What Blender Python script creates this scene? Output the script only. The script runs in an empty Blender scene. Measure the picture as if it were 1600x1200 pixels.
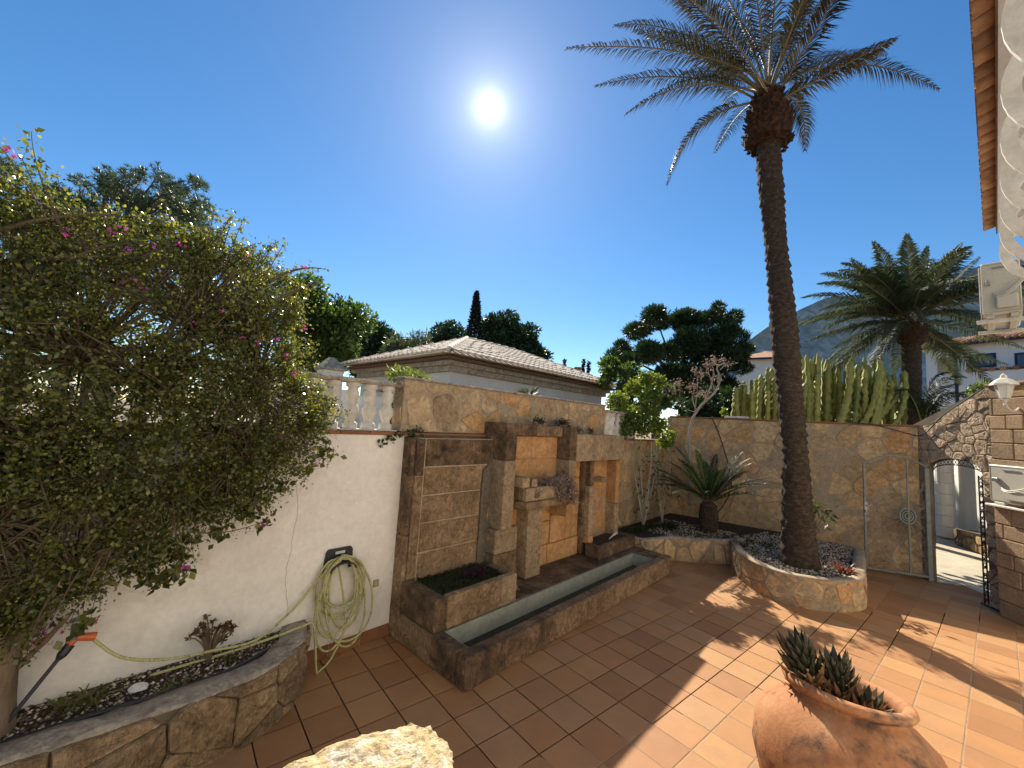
import bpy, bmesh, math, random
import numpy as np
from mathutils import Vector, Matrix
random.seed(7); rng = np.random.default_rng(7)
SC = bpy.context.scene
COL = SC.collection
V3 = lambda *a: np.array(a, float)

# ------------------------------------------------------------------ camera
FPX, PIT, ROL, CH = 628.05, 0.096476, 0.06063, 2.2
_fw, _rt, _up = V3(0, 1, 0), V3(1, 0, 0), V3(0, 0, 1)
CF = math.cos(PIT)*_fw + math.sin(PIT)*_up
_U = -math.sin(PIT)*_fw + math.cos(PIT)*_up
CR = math.cos(ROL)*_rt + math.sin(ROL)*_U
CU = -math.sin(ROL)*_rt + math.cos(ROL)*_U
CAM = V3(0, 0, CH)
cam = bpy.data.cameras.new('camera'); co = bpy.data.objects.new('camera', cam); COL.objects.link(co)
cam.sensor_width = 36; cam.lens = 36*FPX/1600; cam.clip_start = .05; cam.clip_end = 20000
co.matrix_world = Matrix(((CR[0], CU[0], -CF[0], 0), (CR[1], CU[1], -CF[1], 0), (CR[2], CU[2], -CF[2], CH), (0, 0, 0, 1)))
SC.camera = co

# ------------------------------------------------------------------ sky, sun, exposure
SUN_AZ, SUN_EL = math.radians(-6.0), math.radians(39.7)
sdir = V3(math.sin(SUN_AZ)*math.cos(SUN_EL), math.cos(SUN_AZ)*math.cos(SUN_EL), math.sin(SUN_EL))
W = bpy.data.worlds.new('World'); SC.world = W; W.use_nodes = True
nt = W.node_tree; nt.nodes.clear()
out = nt.nodes.new('ShaderNodeOutputWorld')
sky = nt.nodes.new('ShaderNodeTexSky'); sky.sky_type = 'NISHITA'; sky.sun_disc = False
sky.sun_elevation = SUN_EL; sky.sun_rotation = SUN_AZ
sky.air_density = 1.0; sky.dust_density = 0.05; sky.ozone_density = 2.0; sky.altitude = 50
hs = nt.nodes.new('ShaderNodeHueSaturation'); hs.inputs['Saturation'].default_value = 1.3
bg = nt.nodes.new('ShaderNodeBackground'); bg.inputs['Strength'].default_value = 0.075
nt.links.new(sky.outputs[0], hs.inputs['Color']); nt.links.new(hs.outputs[0], bg.inputs['Color'])
# the sun's disc and the bright air round it, seen in the sky where the sun stands
tc = nt.nodes.new('ShaderNodeTexCoord')
def wmath(op, a, b=None):
    n = nt.nodes.new('ShaderNodeMath'); n.operation = op
    for i, x in enumerate((a, b)):
        if x is None: continue
        if isinstance(x, (int, float)): n.inputs[i].default_value = x
        else: nt.links.new(x, n.inputs[i])
    return n.outputs[0]
vn = nt.nodes.new('ShaderNodeVectorMath'); vn.operation = 'NORMALIZE'; nt.links.new(tc.outputs['Generated'], vn.inputs[0])
vd = nt.nodes.new('ShaderNodeVectorMath'); vd.operation = 'DOT_PRODUCT'; nt.links.new(vn.outputs[0], vd.inputs[0])
vd.inputs[1].default_value = tuple(sdir)
ang = wmath('ARCCOSINE', wmath('MINIMUM', vd.outputs['Value'], 0.9999999))
def lobe(sig, amp): return wmath('MULTIPLY', wmath('EXPONENT', wmath('MULTIPLY', ang, -1.0/sig)), amp)
def gauss(sig, amp): return wmath('MULTIPLY', wmath('EXPONENT', wmath('MULTIPLY', wmath('MULTIPLY', ang, ang), -1.0/(sig*sig))), amp)
aur = wmath('ADD', wmath('ADD', gauss(.009, 5.0), lobe(.016, .9)), wmath('ADD', lobe(.06, .26), lobe(.24, .085)))
bg2 = nt.nodes.new('ShaderNodeBackground'); bg2.inputs['Color'].default_value = (1, .97, .90, 1)
nt.links.new(aur, bg2.inputs['Strength'])
ad = nt.nodes.new('ShaderNodeAddShader'); nt.links.new(bg.outputs[0], ad.inputs[0]); nt.links.new(bg2.outputs[0], ad.inputs[1])
nt.links.new(ad.outputs[0], out.inputs['Surface'])
sl = bpy.data.lights.new('sun', 'SUN'); sl.energy = 5.0; sl.angle = math.radians(.53); sl.color = (1, .90, .75)
so = bpy.data.objects.new('sun', sl); COL.objects.link(so)
so.rotation_euler = Vector(tuple(sdir)).to_track_quat('Z', 'Y').to_euler(); so.location = (0, 0, 12)
SC.view_settings.view_transform = 'Standard'; SC.view_settings.look = 'None'
SC.view_settings.exposure = 0.95; SC.view_settings.gamma = 1.0; SC.view_settings.use_curve_mapping = False
SC.cycles.max_bounces = 8; SC.cycles.diffuse_bounces = 4; SC.cycles.transparent_max_bounces = 8
SC.cycles.caustics_reflective = False; SC.cycles.caustics_refractive = False

# ------------------------------------------------------------------ frames
def ray(x, y): return CF + (x-800)/FPX*CR - (y-600)/FPX*CU
def g(x, y, z=0.):
    d = ray(x, y); return CAM + d*(z-CH)/d[2]
def at(x, y, dep):                       # survey point: a sight line followed to a forward distance
    d = ray(x, y); return CAM + d*dep/d[1]
class Fr:
    def __init__(s, O, hd):
        s.O = V3(O[0], O[1], 0); a = math.radians(hd)
        s.a = V3(math.sin(a), math.cos(a), 0); s.n = V3(-math.cos(a), math.sin(a), 0)
    def W(s, a, n, z): return s.O + a*s.a + n*s.n + V3(0, 0, z)
    def loc(s, P): d = np.asarray(P)-s.O; return np.array([d@s.a, d@s.n, d[2]])
    def onN(s, x, y, n):
        d = ray(x, y); t = ((s.O+n*s.n-CAM)@s.n)/(d@s.n); return s.loc(CAM+t*d)
FO = Fr((-.23, 3.47), 43.35)             # fountain and street wall: a along, n towards the wall
WN = 1.20                                # face of the street wall

# ------------------------------------------------------------------ object helpers
def empty(name, loc, label, cat, group=None):
    o = bpy.data.objects.new(name, None); COL.objects.link(o); o.location = tuple(loc); o.empty_display_size = .1
    return tag(o, label, cat, group)
def tag(o, label=None, cat=None, group=None, kind=None):
    if label: o['label'] = label
    if cat: o['category'] = cat
    if group: o['group'] = group
    if kind: o['kind'] = kind
    return o
def rootloc(o):
    p = V3(0, 0, 0)
    while o is not None: p = p + np.array(o.location); o = o.parent
    return p
class MB:
    def __init__(s): s.v = []; s.f = []
    def add(s, vs, fs):
        b = len(s.v); s.v += [tuple(map(float, p)) for p in vs]; s.f += [tuple(i+b for i in q) for q in fs]; return s
    def box(s, P, X, Y, Z, ch=0.):       # corner P and three edge vectors, chamfered
        P, X, Y, Z = (np.asarray(q, float) for q in (P, X, Y, Z))
        if ch <= 0:
            vs = [P, P+X, P+X+Y, P+Y, P+Z, P+X+Z, P+X+Y+Z, P+Y+Z]
            return s.add(vs, [(0, 3, 2, 1), (4, 5, 6, 7), (0, 1, 5, 4), (1, 2, 6, 5), (2, 3, 7, 6), (3, 0, 4, 7)])
        L = [np.linalg.norm(q) for q in (X, Y, Z)]; c = [min(ch/l, .45) for l in L]
        vs = []; idx = {}
        for i in (0, 1):
            for j in (0, 1):
                for k in (0, 1):
                    for ax in range(3):
                        t = [c[0] if i == 0 else 1-c[0], c[1] if j == 0 else 1-c[1], c[2] if k == 0 else 1-c[2]]
                        t[ax] = (i, j, k)[ax]
                        idx[(i, j, k, ax)] = len(vs); vs.append(P+t[0]*X+t[1]*Y+t[2]*Z)
        fs = []
        for ax in range(3):
            o1, o2 = (ax+1) % 3, (ax+2) % 3
            for e in (0, 1):
                q = []
                for a, b in ((0, 0), (1, 0), (1, 1), (0, 1)):
                    t = [0, 0, 0]; t[ax] = e; t[o1] = a; t[o2] = b; q.append(idx[(*t, ax)])
                fs.append(tuple(q if e else q[::-1]))
            for a in (0, 1):             # edge chamfers along ax
                for b in (0, 1):
                    t0 = [0, 0, 0]; t1 = [0, 0, 0]; t0[ax] = 0; t1[ax] = 1
                    for t in (t0, t1): t[o1] = a; t[o2] = b
                    fs.append((idx[(*t0, o1)], idx[(*t1, o1)], idx[(*t1, o2)], idx[(*t0, o2)]))
        for i in (0, 1):
            for j in (0, 1):
                for k in (0, 1): fs.append(tuple(idx[(i, j, k, ax)] for ax in range(3)))
        return s.add(vs, fs)
    def tube(s, pts, r, n=8, cap=True):
        pts = [np.asarray(p, float) for p in pts]; m = len(pts)
        rr = r if hasattr(r, '__len__') else [r]*m
        T = [(pts[min(i+1, m-1)]-pts[max(i-1, 0)]) for i in range(m)]
        T = [t/(np.linalg.norm(t)+1e-12) for t in T]
        u = np.cross(T[0], (0, 0, 1.)) if abs(T[0][2]) < .9 else np.cross(T[0], (1., 0, 0)); u /= np.linalg.norm(u)
        vs = []
        for i in range(m):
            u = u-(u@T[i])*T[i]; u /= (np.linalg.norm(u)+1e-12); w = np.cross(T[i], u)
            for k in range(n):
                a = 2*math.pi*k/n; vs.append(pts[i]+rr[i]*(math.cos(a)*u+math.sin(a)*w))
        fs = [(i*n+k, i*n+(k+1) % n, (i+1)*n+(k+1) % n, (i+1)*n+k) for i in range(m-1) for k in range(n)]
        if cap: fs += [tuple(range(n))[::-1], tuple((m-1)*n+k for k in range(n))]
        return s.add(vs, fs)
    def lathe(s, c, prof, n=24, cap=False):
        c = np.asarray(c, float)
        vs = [c+V3(r*math.cos(2*math.pi*k/n), r*math.sin(2*math.pi*k/n), z) for r, z in prof for k in range(n)]
        m = len(prof)
        fs = [(i*n+k, i*n+(k+1) % n, (i+1)*n+(k+1) % n, (i+1)*n+k) for i in range(m-1) for k in range(n)]
        if cap: fs += [tuple(range(n))[::-1], tuple((m-1)*n+k for k in range(n))]
        return s.add(vs, fs)
    def prism(s, poly, off):             # planar polygon of 3D points, extruded by off
        m = len(poly); p = [np.asarray(q, float) for q in poly]; off = np.asarray(off, float)
        return s.add(p+[q+off for q in p], [tuple(range(m))[::-1], tuple(range(m, 2*m))]+[(i, (i+1) % m, m+(i+1) % m, m+i) for i in range(m)])
    def build(s, name, mat, parent=None, smooth=False, fix=True):
        me = bpy.data.meshes.new(name)
        v = np.array(s.v, float)-(rootloc(parent) if parent is not None else 0)
        me.from_pydata(v.tolist(), [], s.f)
        if fix:
            bm = bmesh.new(); bm.from_mesh(me); bmesh.ops.recalc_face_normals(bm, faces=bm.faces); bm.to_mesh(me); bm.free()
        if smooth: me.polygons.foreach_set('use_smooth', [True]*len(me.polygons))
        me.materials.append(mat); o = bpy.data.objects.new(name, me); COL.objects.link(o)
        if parent is not None: o.parent = parent
        return o
def np_mesh(name, verts, faces, mat, parent=None, smooth=False):
    verts = np.asarray(verts, np.float32)-(rootloc(parent) if parent is not None else 0)
    faces = np.asarray(faces, np.int32); k = faces.shape[1]
    me = bpy.data.meshes.new(name); me.vertices.add(len(verts)); me.vertices.foreach_set('co', verts.astype(np.float32).ravel())
    me.loops.add(faces.size); me.loops.foreach_set('vertex_index', faces.ravel())
    me.polygons.add(len(faces)); me.polygons.foreach_set('loop_start', np.arange(0, faces.size, k, dtype=np.int32))
    if smooth: me.polygons.foreach_set('use_smooth', np.ones(len(faces), bool))
    me.update(calc_edges=True); me.validate()
    me.materials.append(mat); o = bpy.data.objects.new(name, me); COL.objects.link(o)
    if parent is not None: o.parent = parent
    return o
def dup(o, parent=None, loc=None):
    c = o.copy(); COL.objects.link(c)
    if parent is not None: c.parent = parent
    if loc is not None: c.location = tuple(loc)
    return c

# ------------------------------------------------------------------ materials
def _new(name):
    m = bpy.data.materials.new(name); m.use_nodes = True; t = m.node_tree
    b = t.nodes['Principled BSDF']; return m, t, b
def _n(t, typ, **k):
    n = t.nodes.new(typ)
    for a, v in k.items(): setattr(n, a, v)
    return n
def _ramp(t, fac, cols, pos=None):
    r = t.nodes.new('ShaderNodeValToRGB'); e = r.color_ramp.elements
    pos = pos or [i/(len(cols)-1) for i in range(len(cols))]
    while len(e) < len(cols): e.new(.5)
    for q, c, p in zip(e, cols, pos): q.position = p; q.color = (*c, 1)
    t.links.new(fac, r.inputs['Fac']); return r.outputs['Color']
def _noise(t, vec, scale, detail=5., rough=.6, dist=0.):
    n = t.nodes.new('ShaderNodeTexNoise'); n.inputs['Scale'].default_value = scale; n.inputs['Detail'].default_value = detail
    n.inputs['Roughness'].default_value = rough; n.inputs['Distortion'].default_value = dist
    t.links.new(vec, n.inputs['Vector']); return n.outputs['Fac']
def _mix(t, fac, a, b, mode='MIX'):
    m = t.nodes.new('ShaderNodeMix'); m.data_type = 'RGBA'; m.blend_type = mode
    for x, i in ((fac, 0), (a, 6), (b, 7)):
        if isinstance(x, (int, float)): m.inputs[i].default_value = x
        elif isinstance(x, tuple): m.inputs[i].default_value = (*x, 1)
        else: t.links.new(x, m.inputs[i])
    return m.outputs[2]
def _map(t, v, a, b, c=0., d=1.):
    m = t.nodes.new('ShaderNodeMapRange'); m.inputs[1].default_value = a; m.inputs[2].default_value = b
    m.inputs[3].default_value = c; m.inputs[4].default_value = d; t.links.new(v, m.inputs[0]); return m.outputs[0]
def mat(name, cols, scale=2.5, rough=.9, bump=.25, bscale=45., rnd=None, dirt=None, spec=.25, metal=0., chisel=0., stretch=None, rndamt=1., dist=.3, streak=None, bdist=.02, mott=0., mscale=17.):
    m, t, b = _new(name)
    geo = t.nodes.new('ShaderNodeNewGeometry'); vec = geo.outputs['Position']
    if stretch:
        mp = t.nodes.new('ShaderNodeMapping'); mp.inputs['Scale'].default_value = stretch; t.links.new(vec, mp.inputs['Vector']); vec = mp.outputs[0]
    c = _ramp(t, _map(t, _noise(t, vec, scale, 6, .62, dist), .28, .72), cols)
    if rnd:
        oi = t.nodes.new('ShaderNodeObjectInfo')
        c = _mix(t, rndamt, c, _ramp(t, oi.outputs['Random'], rnd), 'MULTIPLY')
    c = _mix(t, .35, c, _ramp(t, _noise(t, vec, bscale*.8, 3), [(.55, .55, .55), (1.35, 1.35, 1.35)]), 'MULTIPLY')
    if mott > 0:
        c = _mix(t, mott, c, _ramp(t, _map(t, _noise(t, vec, mscale, 8, .72, .8), .3, .7), [(.42, .40, .38), (.95, .95, .95), (1.5, 1.47, 1.42)]), 'MULTIPLY')
    if chisel > 0:
        mp2 = t.nodes.new('ShaderNodeMapping'); mp2.inputs['Rotation'].default_value = (.75, .55, .3); mp2.inputs['Scale'].default_value = (1, 1, .22)
        t.links.new(vec, mp2.inputs['Vector']); h2 = _noise(t, mp2.outputs[0], 75, 3, .6, 1.2)
        c = _mix(t, min(1., .26*chisel), c, _ramp(t, _map(t, h2, .3, .7), [(.45, .43, .41), (1.25, 1.25, 1.25)]), 'MULTIPLY')
    if streak:
        mp3 = t.nodes.new('ShaderNodeMapping'); mp3.inputs['Scale'].default_value = (1, 1, .14); t.links.new(vec, mp3.inputs['Vector'])
        c = _mix(t, _map(t, _noise(t, mp3.outputs[0], streak[1], 5, .65, .5), streak[2], streak[3]), c, streak[0])
    if dirt:
        for (dc, ds, lo, hi) in dirt:
            c = _mix(t, _map(t, _noise(t, vec, ds, 7, .7, .6), lo, hi), c, dc)
    t.links.new(c, b.inputs['Base Color'])
    b.inputs['Roughness'].default_value = rough; b.inputs['Specular IOR Level'].default_value = spec; b.inputs['Metallic'].default_value = metal
    if bump > 0:
        hgt = _noise(t, vec, bscale, 6, .65)
        if chisel > 0:
            ma = t.nodes.new('ShaderNodeMath'); ma.operation = 'MULTIPLY_ADD'; ma.inputs[1].default_value = chisel
            t.links.new(h2, ma.inputs[0]); t.links.new(hgt, ma.inputs[2]); hgt = ma.outputs[0]
        bp = t.nodes.new('ShaderNodeBump'); bp.inputs['Strength'].default_value = bump; bp.inputs['Distance'].default_value = bdist
        t.links.new(hgt, bp.inputs['Height']); t.links.new(bp.outputs[0], b.inputs['Normal'])
    return m
def leafmat(name, cols, trans=.4, tcol=None, rough=.45, spec=.5, clump=None):
    m, t, b = _new(name)
    geo = t.nodes.new('ShaderNodeNewGeometry')
    c = _ramp(t, geo.outputs['Random Per Island'], cols)
    c = _mix(t, .6, c, _ramp(t, _noise(t, geo.outputs['Position'], clump or 1.2, 3), [(.6, .6, .6), (1.4, 1.4, 1.4)]), 'MULTIPLY')
    t.links.new(c, b.inputs['Base Color']); b.inputs['Roughness'].default_value = rough; b.inputs['Specular IOR Level'].default_value = spec
    tr = t.nodes.new('ShaderNodeBsdfTranslucent')
    t.links.new(_mix(t, 1., c, tcol or (1.5, 1.5, .6), 'MULTIPLY'), tr.inputs['Color'])
    mx = t.nodes.new('ShaderNodeMixShader'); mx.inputs[0].default_value = trans
    t.links.new(b.outputs[0], mx.inputs[1]); t.links.new(tr.outputs[0], mx.inputs[2])
    t.links.new(mx.outputs[0], t.nodes['Material Output'].inputs['Surface']); return m
WHITE3 = [(.8, .8, .8), (1.15, 1.12, 1.08)]
M = {}
M['plaster'] = mat('cream_plaster', [(.72, .68, .61), (.81, .775, .70), (.85, .82, .75)], 1.1, .92, .15, 30, dirt=[((.58, .53, .45), 2.6, .58, .82), ((.42, .37, .30), 1.9, .70, .95), ((.36, .32, .27), 11., .745, .80)], mott=.12, mscale=5.)
M['white'] = mat('white_plaster', [(.70, .68, .64), (.78, .76, .72)], 1.5, .9, .08, 30)
M['greywall'] = mat('pale_grey_render', [(0.625, 0.6125, 0.575), (0.725, 0.7125, 0.675)], 1.2, .9, .08, 25)
M['grout'] = mat('floor_grout', [(.20, .135, .085), (.34, .25, .165)], 6, .95, .2, 60)
M['skirt'] = mat('terracotta_skirting', [(0.234, 0.1062, 0.052), (0.324, 0.153, 0.076)], 4, .8, .1, 50, rnd=[(.8, .8, .8), (1.15, 1.1, 1.05)], dirt=[((.16, .11, .07), 6., .58, .8)])
M['sand'] = mat('weathered_sandstone', [(0.257, 0.176, 0.1037), (0.4385, 0.3027, 0.1788), (0.6199, 0.4435, 0.2657)], 3.2, .95, .9, 48, rnd=[(.80, .78, .76), (1.1, 1.07, 1.02)], dirt=[((.075, .062, .048), 3.4, .56, .78), ((.045, .04, .034), 14., .64, .8)], chisel=2.2, streak=((.10, .085, .066), 4., .62, .9), bdist=.03, mott=0.95, mscale=19)
M['sanddark'] = mat('blackened_sandstone', [(0.1268, 0.09296, 0.06325), (0.2704, 0.1859, 0.115), (0.4901, 0.3331, 0.2013)], 4., .95, .9, 48, rnd=[(.8, .78, .76), (1.1, 1.05, 1.)], dirt=[((.034, .03, .026), 3.4, .52, .72)], chisel=2.2, bdist=.03, mott=0.95, mscale=19)
M['ochre'] = mat('ochre_sandstone', [(0.381, 0.2142, 0.09386), (0.5292, 0.306, 0.1334), (0.5715, 0.3672, 0.1877)], 2.6, .93, .4, 60, rnd=[(.84, .84, .84), (1.12, 1.06, 1.)], dirt=[((.15, .11, .07), 3.4, .60, .82)], chisel=.7, streak=((.18, .125, .075), 5., .62, .85), mott=0.65, mscale=14)
M['sandlight'] = mat('pale_sandstone', [(0.336, 0.2494, 0.154), (0.468, 0.3538, 0.22), (0.564, 0.435, 0.2805)], 4., .95, .7, 55, rnd=[(.85, .84, .83), (1.1, 1.07, 1.03)], dirt=[((.12, .10, .072), 3.6, .58, .8), ((.06, .05, .04), 13., .67, .8)], chisel=1.6, streak=((.13, .105, .075), 5., .62, .88), bdist=.03, mott=0.85, mscale=19)
M['mortar'] = mat('pale_mortar', [(.32, .255, .17), (.43, .345, .235)], 4, .95, .4, 60, dirt=[((.17, .135, .09), 3.4, .58, .8)], mott=0.6, mscale=20)
M['mortargrey'] = mat('grey_mortar', [(.24, .20, .145), (.36, .30, .21)], 3, .95, .4, 60, dirt=[((.11, .095, .07), 2.2, .56, .78)], mott=0.6, mscale=20)
M['mortardark'] = mat('dark_mortar', [(.10, .08, .06), (.2, .16, .11)], 4, .95, .3, 60)
M['cement'] = mat('cement_smear', [(.10, .085, .065), (.19, .16, .12)], 5, .95, .5, 40, mott=0.6, mscale=20)
M['crazy'] = mat('crazy_paving_stone', [(0.3564, 0.2624, 0.1539), (0.499, 0.379, 0.2337), (0.594, 0.4606, 0.2964)], 5., .93, .55, 36, rnd=[(.62, .60, .57), (1.0, .97, .92), (1.10, .84, .60), (.82, .80, .77), (1.15, 1.10, 1.0), (.98, .90, .78)], dirt=[((.15, .12, .085), 3.2, .56, .8), ((.09, .075, .055), 9., .68, .82)], mott=0.8, mscale=15)
M['planterstone'] = mat('rough_planter_stone', [(0.2185, 0.154, 0.0945), (0.368, 0.2695, 0.1628), (0.529, 0.407, 0.2625)], 7., .95, 1., 22, rnd=[(.7, .67, .63), (1.02, .96, .87), (1.1, 1.05, .97)], dirt=[((.09, .075, .055), 4.2, .56, .76)], chisel=.9, bdist=.03, mott=0.8, mscale=22)
M['brick'] = mat('tan_stone_brick', [(.28, .20, .125), (.40, .29, .18)], 5., .93, .4, 45, rnd=[(.75, .72, .70), (1.12, 1.06, 1.)], dirt=[((.12, .09, .06), 4., .6, .8)], mott=0.55, mscale=24)
M['rim'] = mat('grey_cement_rim', [(0.2369, 0.2035, 0.1605), (0.401, 0.345, 0.2704), (0.5468, 0.4776, 0.3718)], 6., .95, .9, 24, dirt=[((.06, .052, .042), 4.2, .55, .75), ((.34, .29, .21), 7., .66, .82)], bdist=.03, mott=0.75, mscale=20)
M['rubble'] = mat('rough_rubble', [(.30, .22, .14), (.46, .36, .25), (.60, .49, .36)], 7., .95, 1., 18, rnd=[(.8, .78, .75), (1.1, 1.06, 1.02)], mott=0.6, mscale=24)
M['lining'] = mat('basin_paint', [(0.285, 0.304, 0.2422), (0.361, 0.38, 0.3135)], 5, .7, .15, 30, dirt=[((.09, .09, .07), 3.5, .62, .84), ((.6, .58, .52), 15., .76, .82)], streak=((.14, .14, .11), 7., .58, .85), mott=0.3, mscale=12)
M['water'] = mat('basin_sludge', [(.014, .014, .012), (.03, .028, .022)], 4, .12, .05, 14, spec=.5)
M['soil'] = mat('dark_soil', [(.03, .021, .014), (.08, .057, .038)], 12, .97, .9, 30)
M['pebble'] = mat('pebble', [(.30, .28, .25), (.62, .59, .54)], 25, .85, .2, 60)
def islandmat(name, cols, rough=.85):
    m, t, b = _new(name); geo = t.nodes.new('ShaderNodeNewGeometry')
    t.links.new(_ramp(t, geo.outputs['Random Per Island'], cols), b.inputs['Base Color']); b.inputs['Roughness'].default_value = rough
    return m
M['gravel'] = islandmat('white_gravel', [(0.0864, 0.068, 0.0488), (0.2592, 0.2176, 0.1647), (0.4464, 0.3944, 0.3172), (0.5616, 0.51, 0.427)])
M['gravelL'] = islandmat('mixed_gravel', [(0.04725, 0.0338, 0.0225), (0.1215, 0.091, 0.0625), (0.27, 0.2145, 0.1562), (0.486, 0.416, 0.3313), (0.81, 0.728, 0.625)])
M['rock'] = mat('yellow_rough_rock', [(.46, .35, .175), (.58, .46, .26), (.66, .56, .38)], 14., .97, 1., 30, dirt=[((.70, .67, .60), 7., .52, .66), ((.20, .165, .12), 26., .62, .72)], bdist=.03, mott=0.45, mscale=40)
M['terracotta'] = mat('worn_terracotta', [(0.3128, 0.1276, 0.0527), (0.4048, 0.1848, 0.08075), (0.46, 0.2508, 0.1232)], 5., .82, .2, 60, dirt=[((.075, .05, .038), 3.4, .51, .64), ((.5, .37, .25), 7., .68, .84), ((.07, .05, .04), 18., .64, .76)], mott=.35, mscale=12.)
M['iron'] = mat('grey_green_iron', [(0.1809, 0.1923, 0.1591), (0.3101, 0.3182, 0.2652)], 14, .6, .2, 80, spec=.5, dirt=[((.16, .085, .045), 12., .62, .74)])
M['blackiron'] = mat('black_iron', [(.015, .015, .016), (.04, .038, .036)], 20, .5, .1, 80, spec=.5)
M['blackplastic'] = mat('black_plastic', [(.012, .014, .02), (.03, .034, .045)], 12, .5, .05, 60, spec=.5)
M['acplastic'] = mat('cream_ac_casing', [(0.44, 0.4136, 0.3268), (0.5104, 0.484, 0.387)], 3, .5, .03, 60, spec=.5, dirt=[((.38, .33, .24), 3., .66, .85)])
M['whitepaint'] = mat('white_paint', [(.54, .50, .42), (.70, .67, .60)], 8, .6, .1, 60, spec=.4, mott=.3, mscale=14., dirt=[((.30, .25, .19), 7., .64, .84)])
M['roof'] = mat('pale_roof_tile', [(.50, .40, .29), (.70, .59, .45), (.78, .69, .56)], 3.5, .9, .2, 40, dirt=[((.30, .235, .17), 6., .62, .78)], mott=0.35, mscale=9)
M['eavetile'] = mat('eave_tile', [(.26, .14, .08), (.42, .25, .15), (.52, .36, .24)], 7, .9, .3, 50, rnd=[(.6, .55, .5), (1., .9, .82), (1.25, 1.15, 1.)])
M['wood'] = mat('dark_eave_wood', [(.09, .05, .03), (.2, .12, .075)], 6, .9, .2, 40, stretch=(1, 1, 6))
M['hose'] = mat('yellow_green_hose', [(.40, .38, .15), (.52, .50, .24)], 40, .5, .05, 80, spec=.4, dirt=[((.16, .18, .06), 60., .55, .6)])
M['orange'] = mat('orange_plastic', [(.55, .11, .03), (.65, .15, .04)], 10, .45, .05, 60, spec=.5)
M['metal'] = mat('dull_tap_metal', [(.20, .21, .20), (.36, .36, .34)], 20, .4, .1, 60, metal=.7, spec=.5)
M['bark'] = mat('bougainvillea_bark', [(.10, .072, .045), (.21, .155, .10), (.28, .22, .15)], 9, .95, .9, 30, stretch=(1, 1, .25))
M['twig'] = mat('brown_twig', [(.075, .055, .035), (.16, .12, .08)], 10, .95, .4, 40)
M['paletwig'] = mat('pale_grey_stem', [(.28, .24, .19), (.42, .37, .30)], 10, .9, .3, 40)
M['palmtrunk'] = mat('palm_trunk', [(.035, .025, .017), (.075, .055, .038), (.15, .115, .08)], 16, .97, 1., 30, stretch=(1, 1, 2.2), bdist=.04, mott=0.5, mscale=30)
M['palmboss'] = mat('palm_boss_fibre', [(.022, .012, .008), (.06, .032, .018), (.13, .07, .036)], 14, .97, 1., 28, bdist=.05)
M['rachis'] = mat('palm_midrib', [(.15, .12, .055), (.26, .21, .10)], 5, .6, .1, 40, spec=.4)
M['frond'] = leafmat('palm_frond', [(.020, .023, .011), (.04, .044, .02), (.07, .06, .032)], .25, (1.3, 1.1, .6), .38, .5)
M['frond2'] = leafmat('canary_palm_frond', [(.04, .058, .034), (.075, .098, .052), (.13, .145, .088)], .25, (1.2, 1.2, .7), .55, .3)
M['cycad'] = leafmat('cycad_frond', [(.010, .022, .009), (.022, .042, .015)], .2, (1.2, 1.4, .6), .5, .3)
M['boug'] = leafmat('bougainvillea_leaf', [(.042, .058, .02), (.085, .105, .03), (.15, .17, .045), (.29, .285, .075)], .5, (1.5, 1.4, .5), .3, .7, 1.6)
M['bract'] = leafmat('magenta_bract', [(.42, .03, .30), (.60, .07, .42), (.68, .18, .40)], .45, (1.1, .7, 1.), .6, .3)
M['pineneedle'] = leafmat('grey_green_needles', [(0.0375, 0.065, 0.036), (0.075, 0.1105, 0.06), (0.125, 0.156, 0.084)], .25, (1.2, 1.3, .7), .45, .5, .5)
M['pinedark'] = leafmat('dark_pine_needles', [(0.015, 0.0338, 0.0144), (0.03, 0.0585, 0.0216), (0.05625, 0.0975, 0.0312)], .22, (1.2, 1.3, .6), .5, .4, .45)
M['broad'] = leafmat('broad_leaf', [(0.035, 0.07, 0.0182), (0.07, 0.119, 0.0286), (0.14, 0.182, 0.0455)], .4, (1.3, 1.4, .5), .4, .5, .6)
M['olive'] = leafmat('olive_leaf', [(0.06, 0.09, 0.042), (0.108, 0.132, 0.066), (0.156, 0.18, 0.096)], .3, (1.2, 1.2, .7), .4, .5, .6)
M['cypress'] = leafmat('cypress_leaf', [(.008, .016, .008), (.018, .03, .014)], .12, (1., 1.2, .6), .6, .3, .5)
M['lime'] = leafmat('fresh_lime_leaf', [(.09, .14, .025), (.15, .21, .04), (.22, .28, .065)], .5, (1.4, 1.3, .45), .4, .5, 2.)
M['grass'] = leafmat('dark_grass_blade', [(.016, .032, .012), (.035, .06, .02), (.07, .10, .03)], .35, (1.3, 1.4, .5), .4, .5, 3.)
M['spider'] = leafmat('pale_grass_blade', [(.10, .12, .03), (.20, .21, .07)], .4, (1.2, 1.2, .5), .45, .5, 3.)
M['dried'] = leafmat('dried_plant', [(.16, .115, .09), (.30, .225, .19), (.40, .32, .28)], .2, (1.1, 1., .8), .8, .2, 4.)
M['redleaf'] = leafmat('dusky_red_leaf', [(.12, .03, .025), (.26, .09, .06), (.34, .17, .10)], .35, (1.4, .8, .5), .5, .4, 4.)
M['purple'] = leafmat('dark_purple_leaf', [(.035, .012, .024), (.08, .03, .045)], .3, (1.3, .7, .8), .5, .4, 4.)
M['aeonium'] = leafmat('dusky_rosette', [(.06, .03, .022), (.12, .06, .035), (.11, .10, .04)], .15, (1.2, 1., .6), .5, .4, 5.)
M['aloe'] = leafmat('aloe_leaf', [(.016, .022, .012), (.032, .038, .02), (.085, .055, .028)], .15, (1.2, 1.1, .6), .45, .4, 5.)
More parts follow.
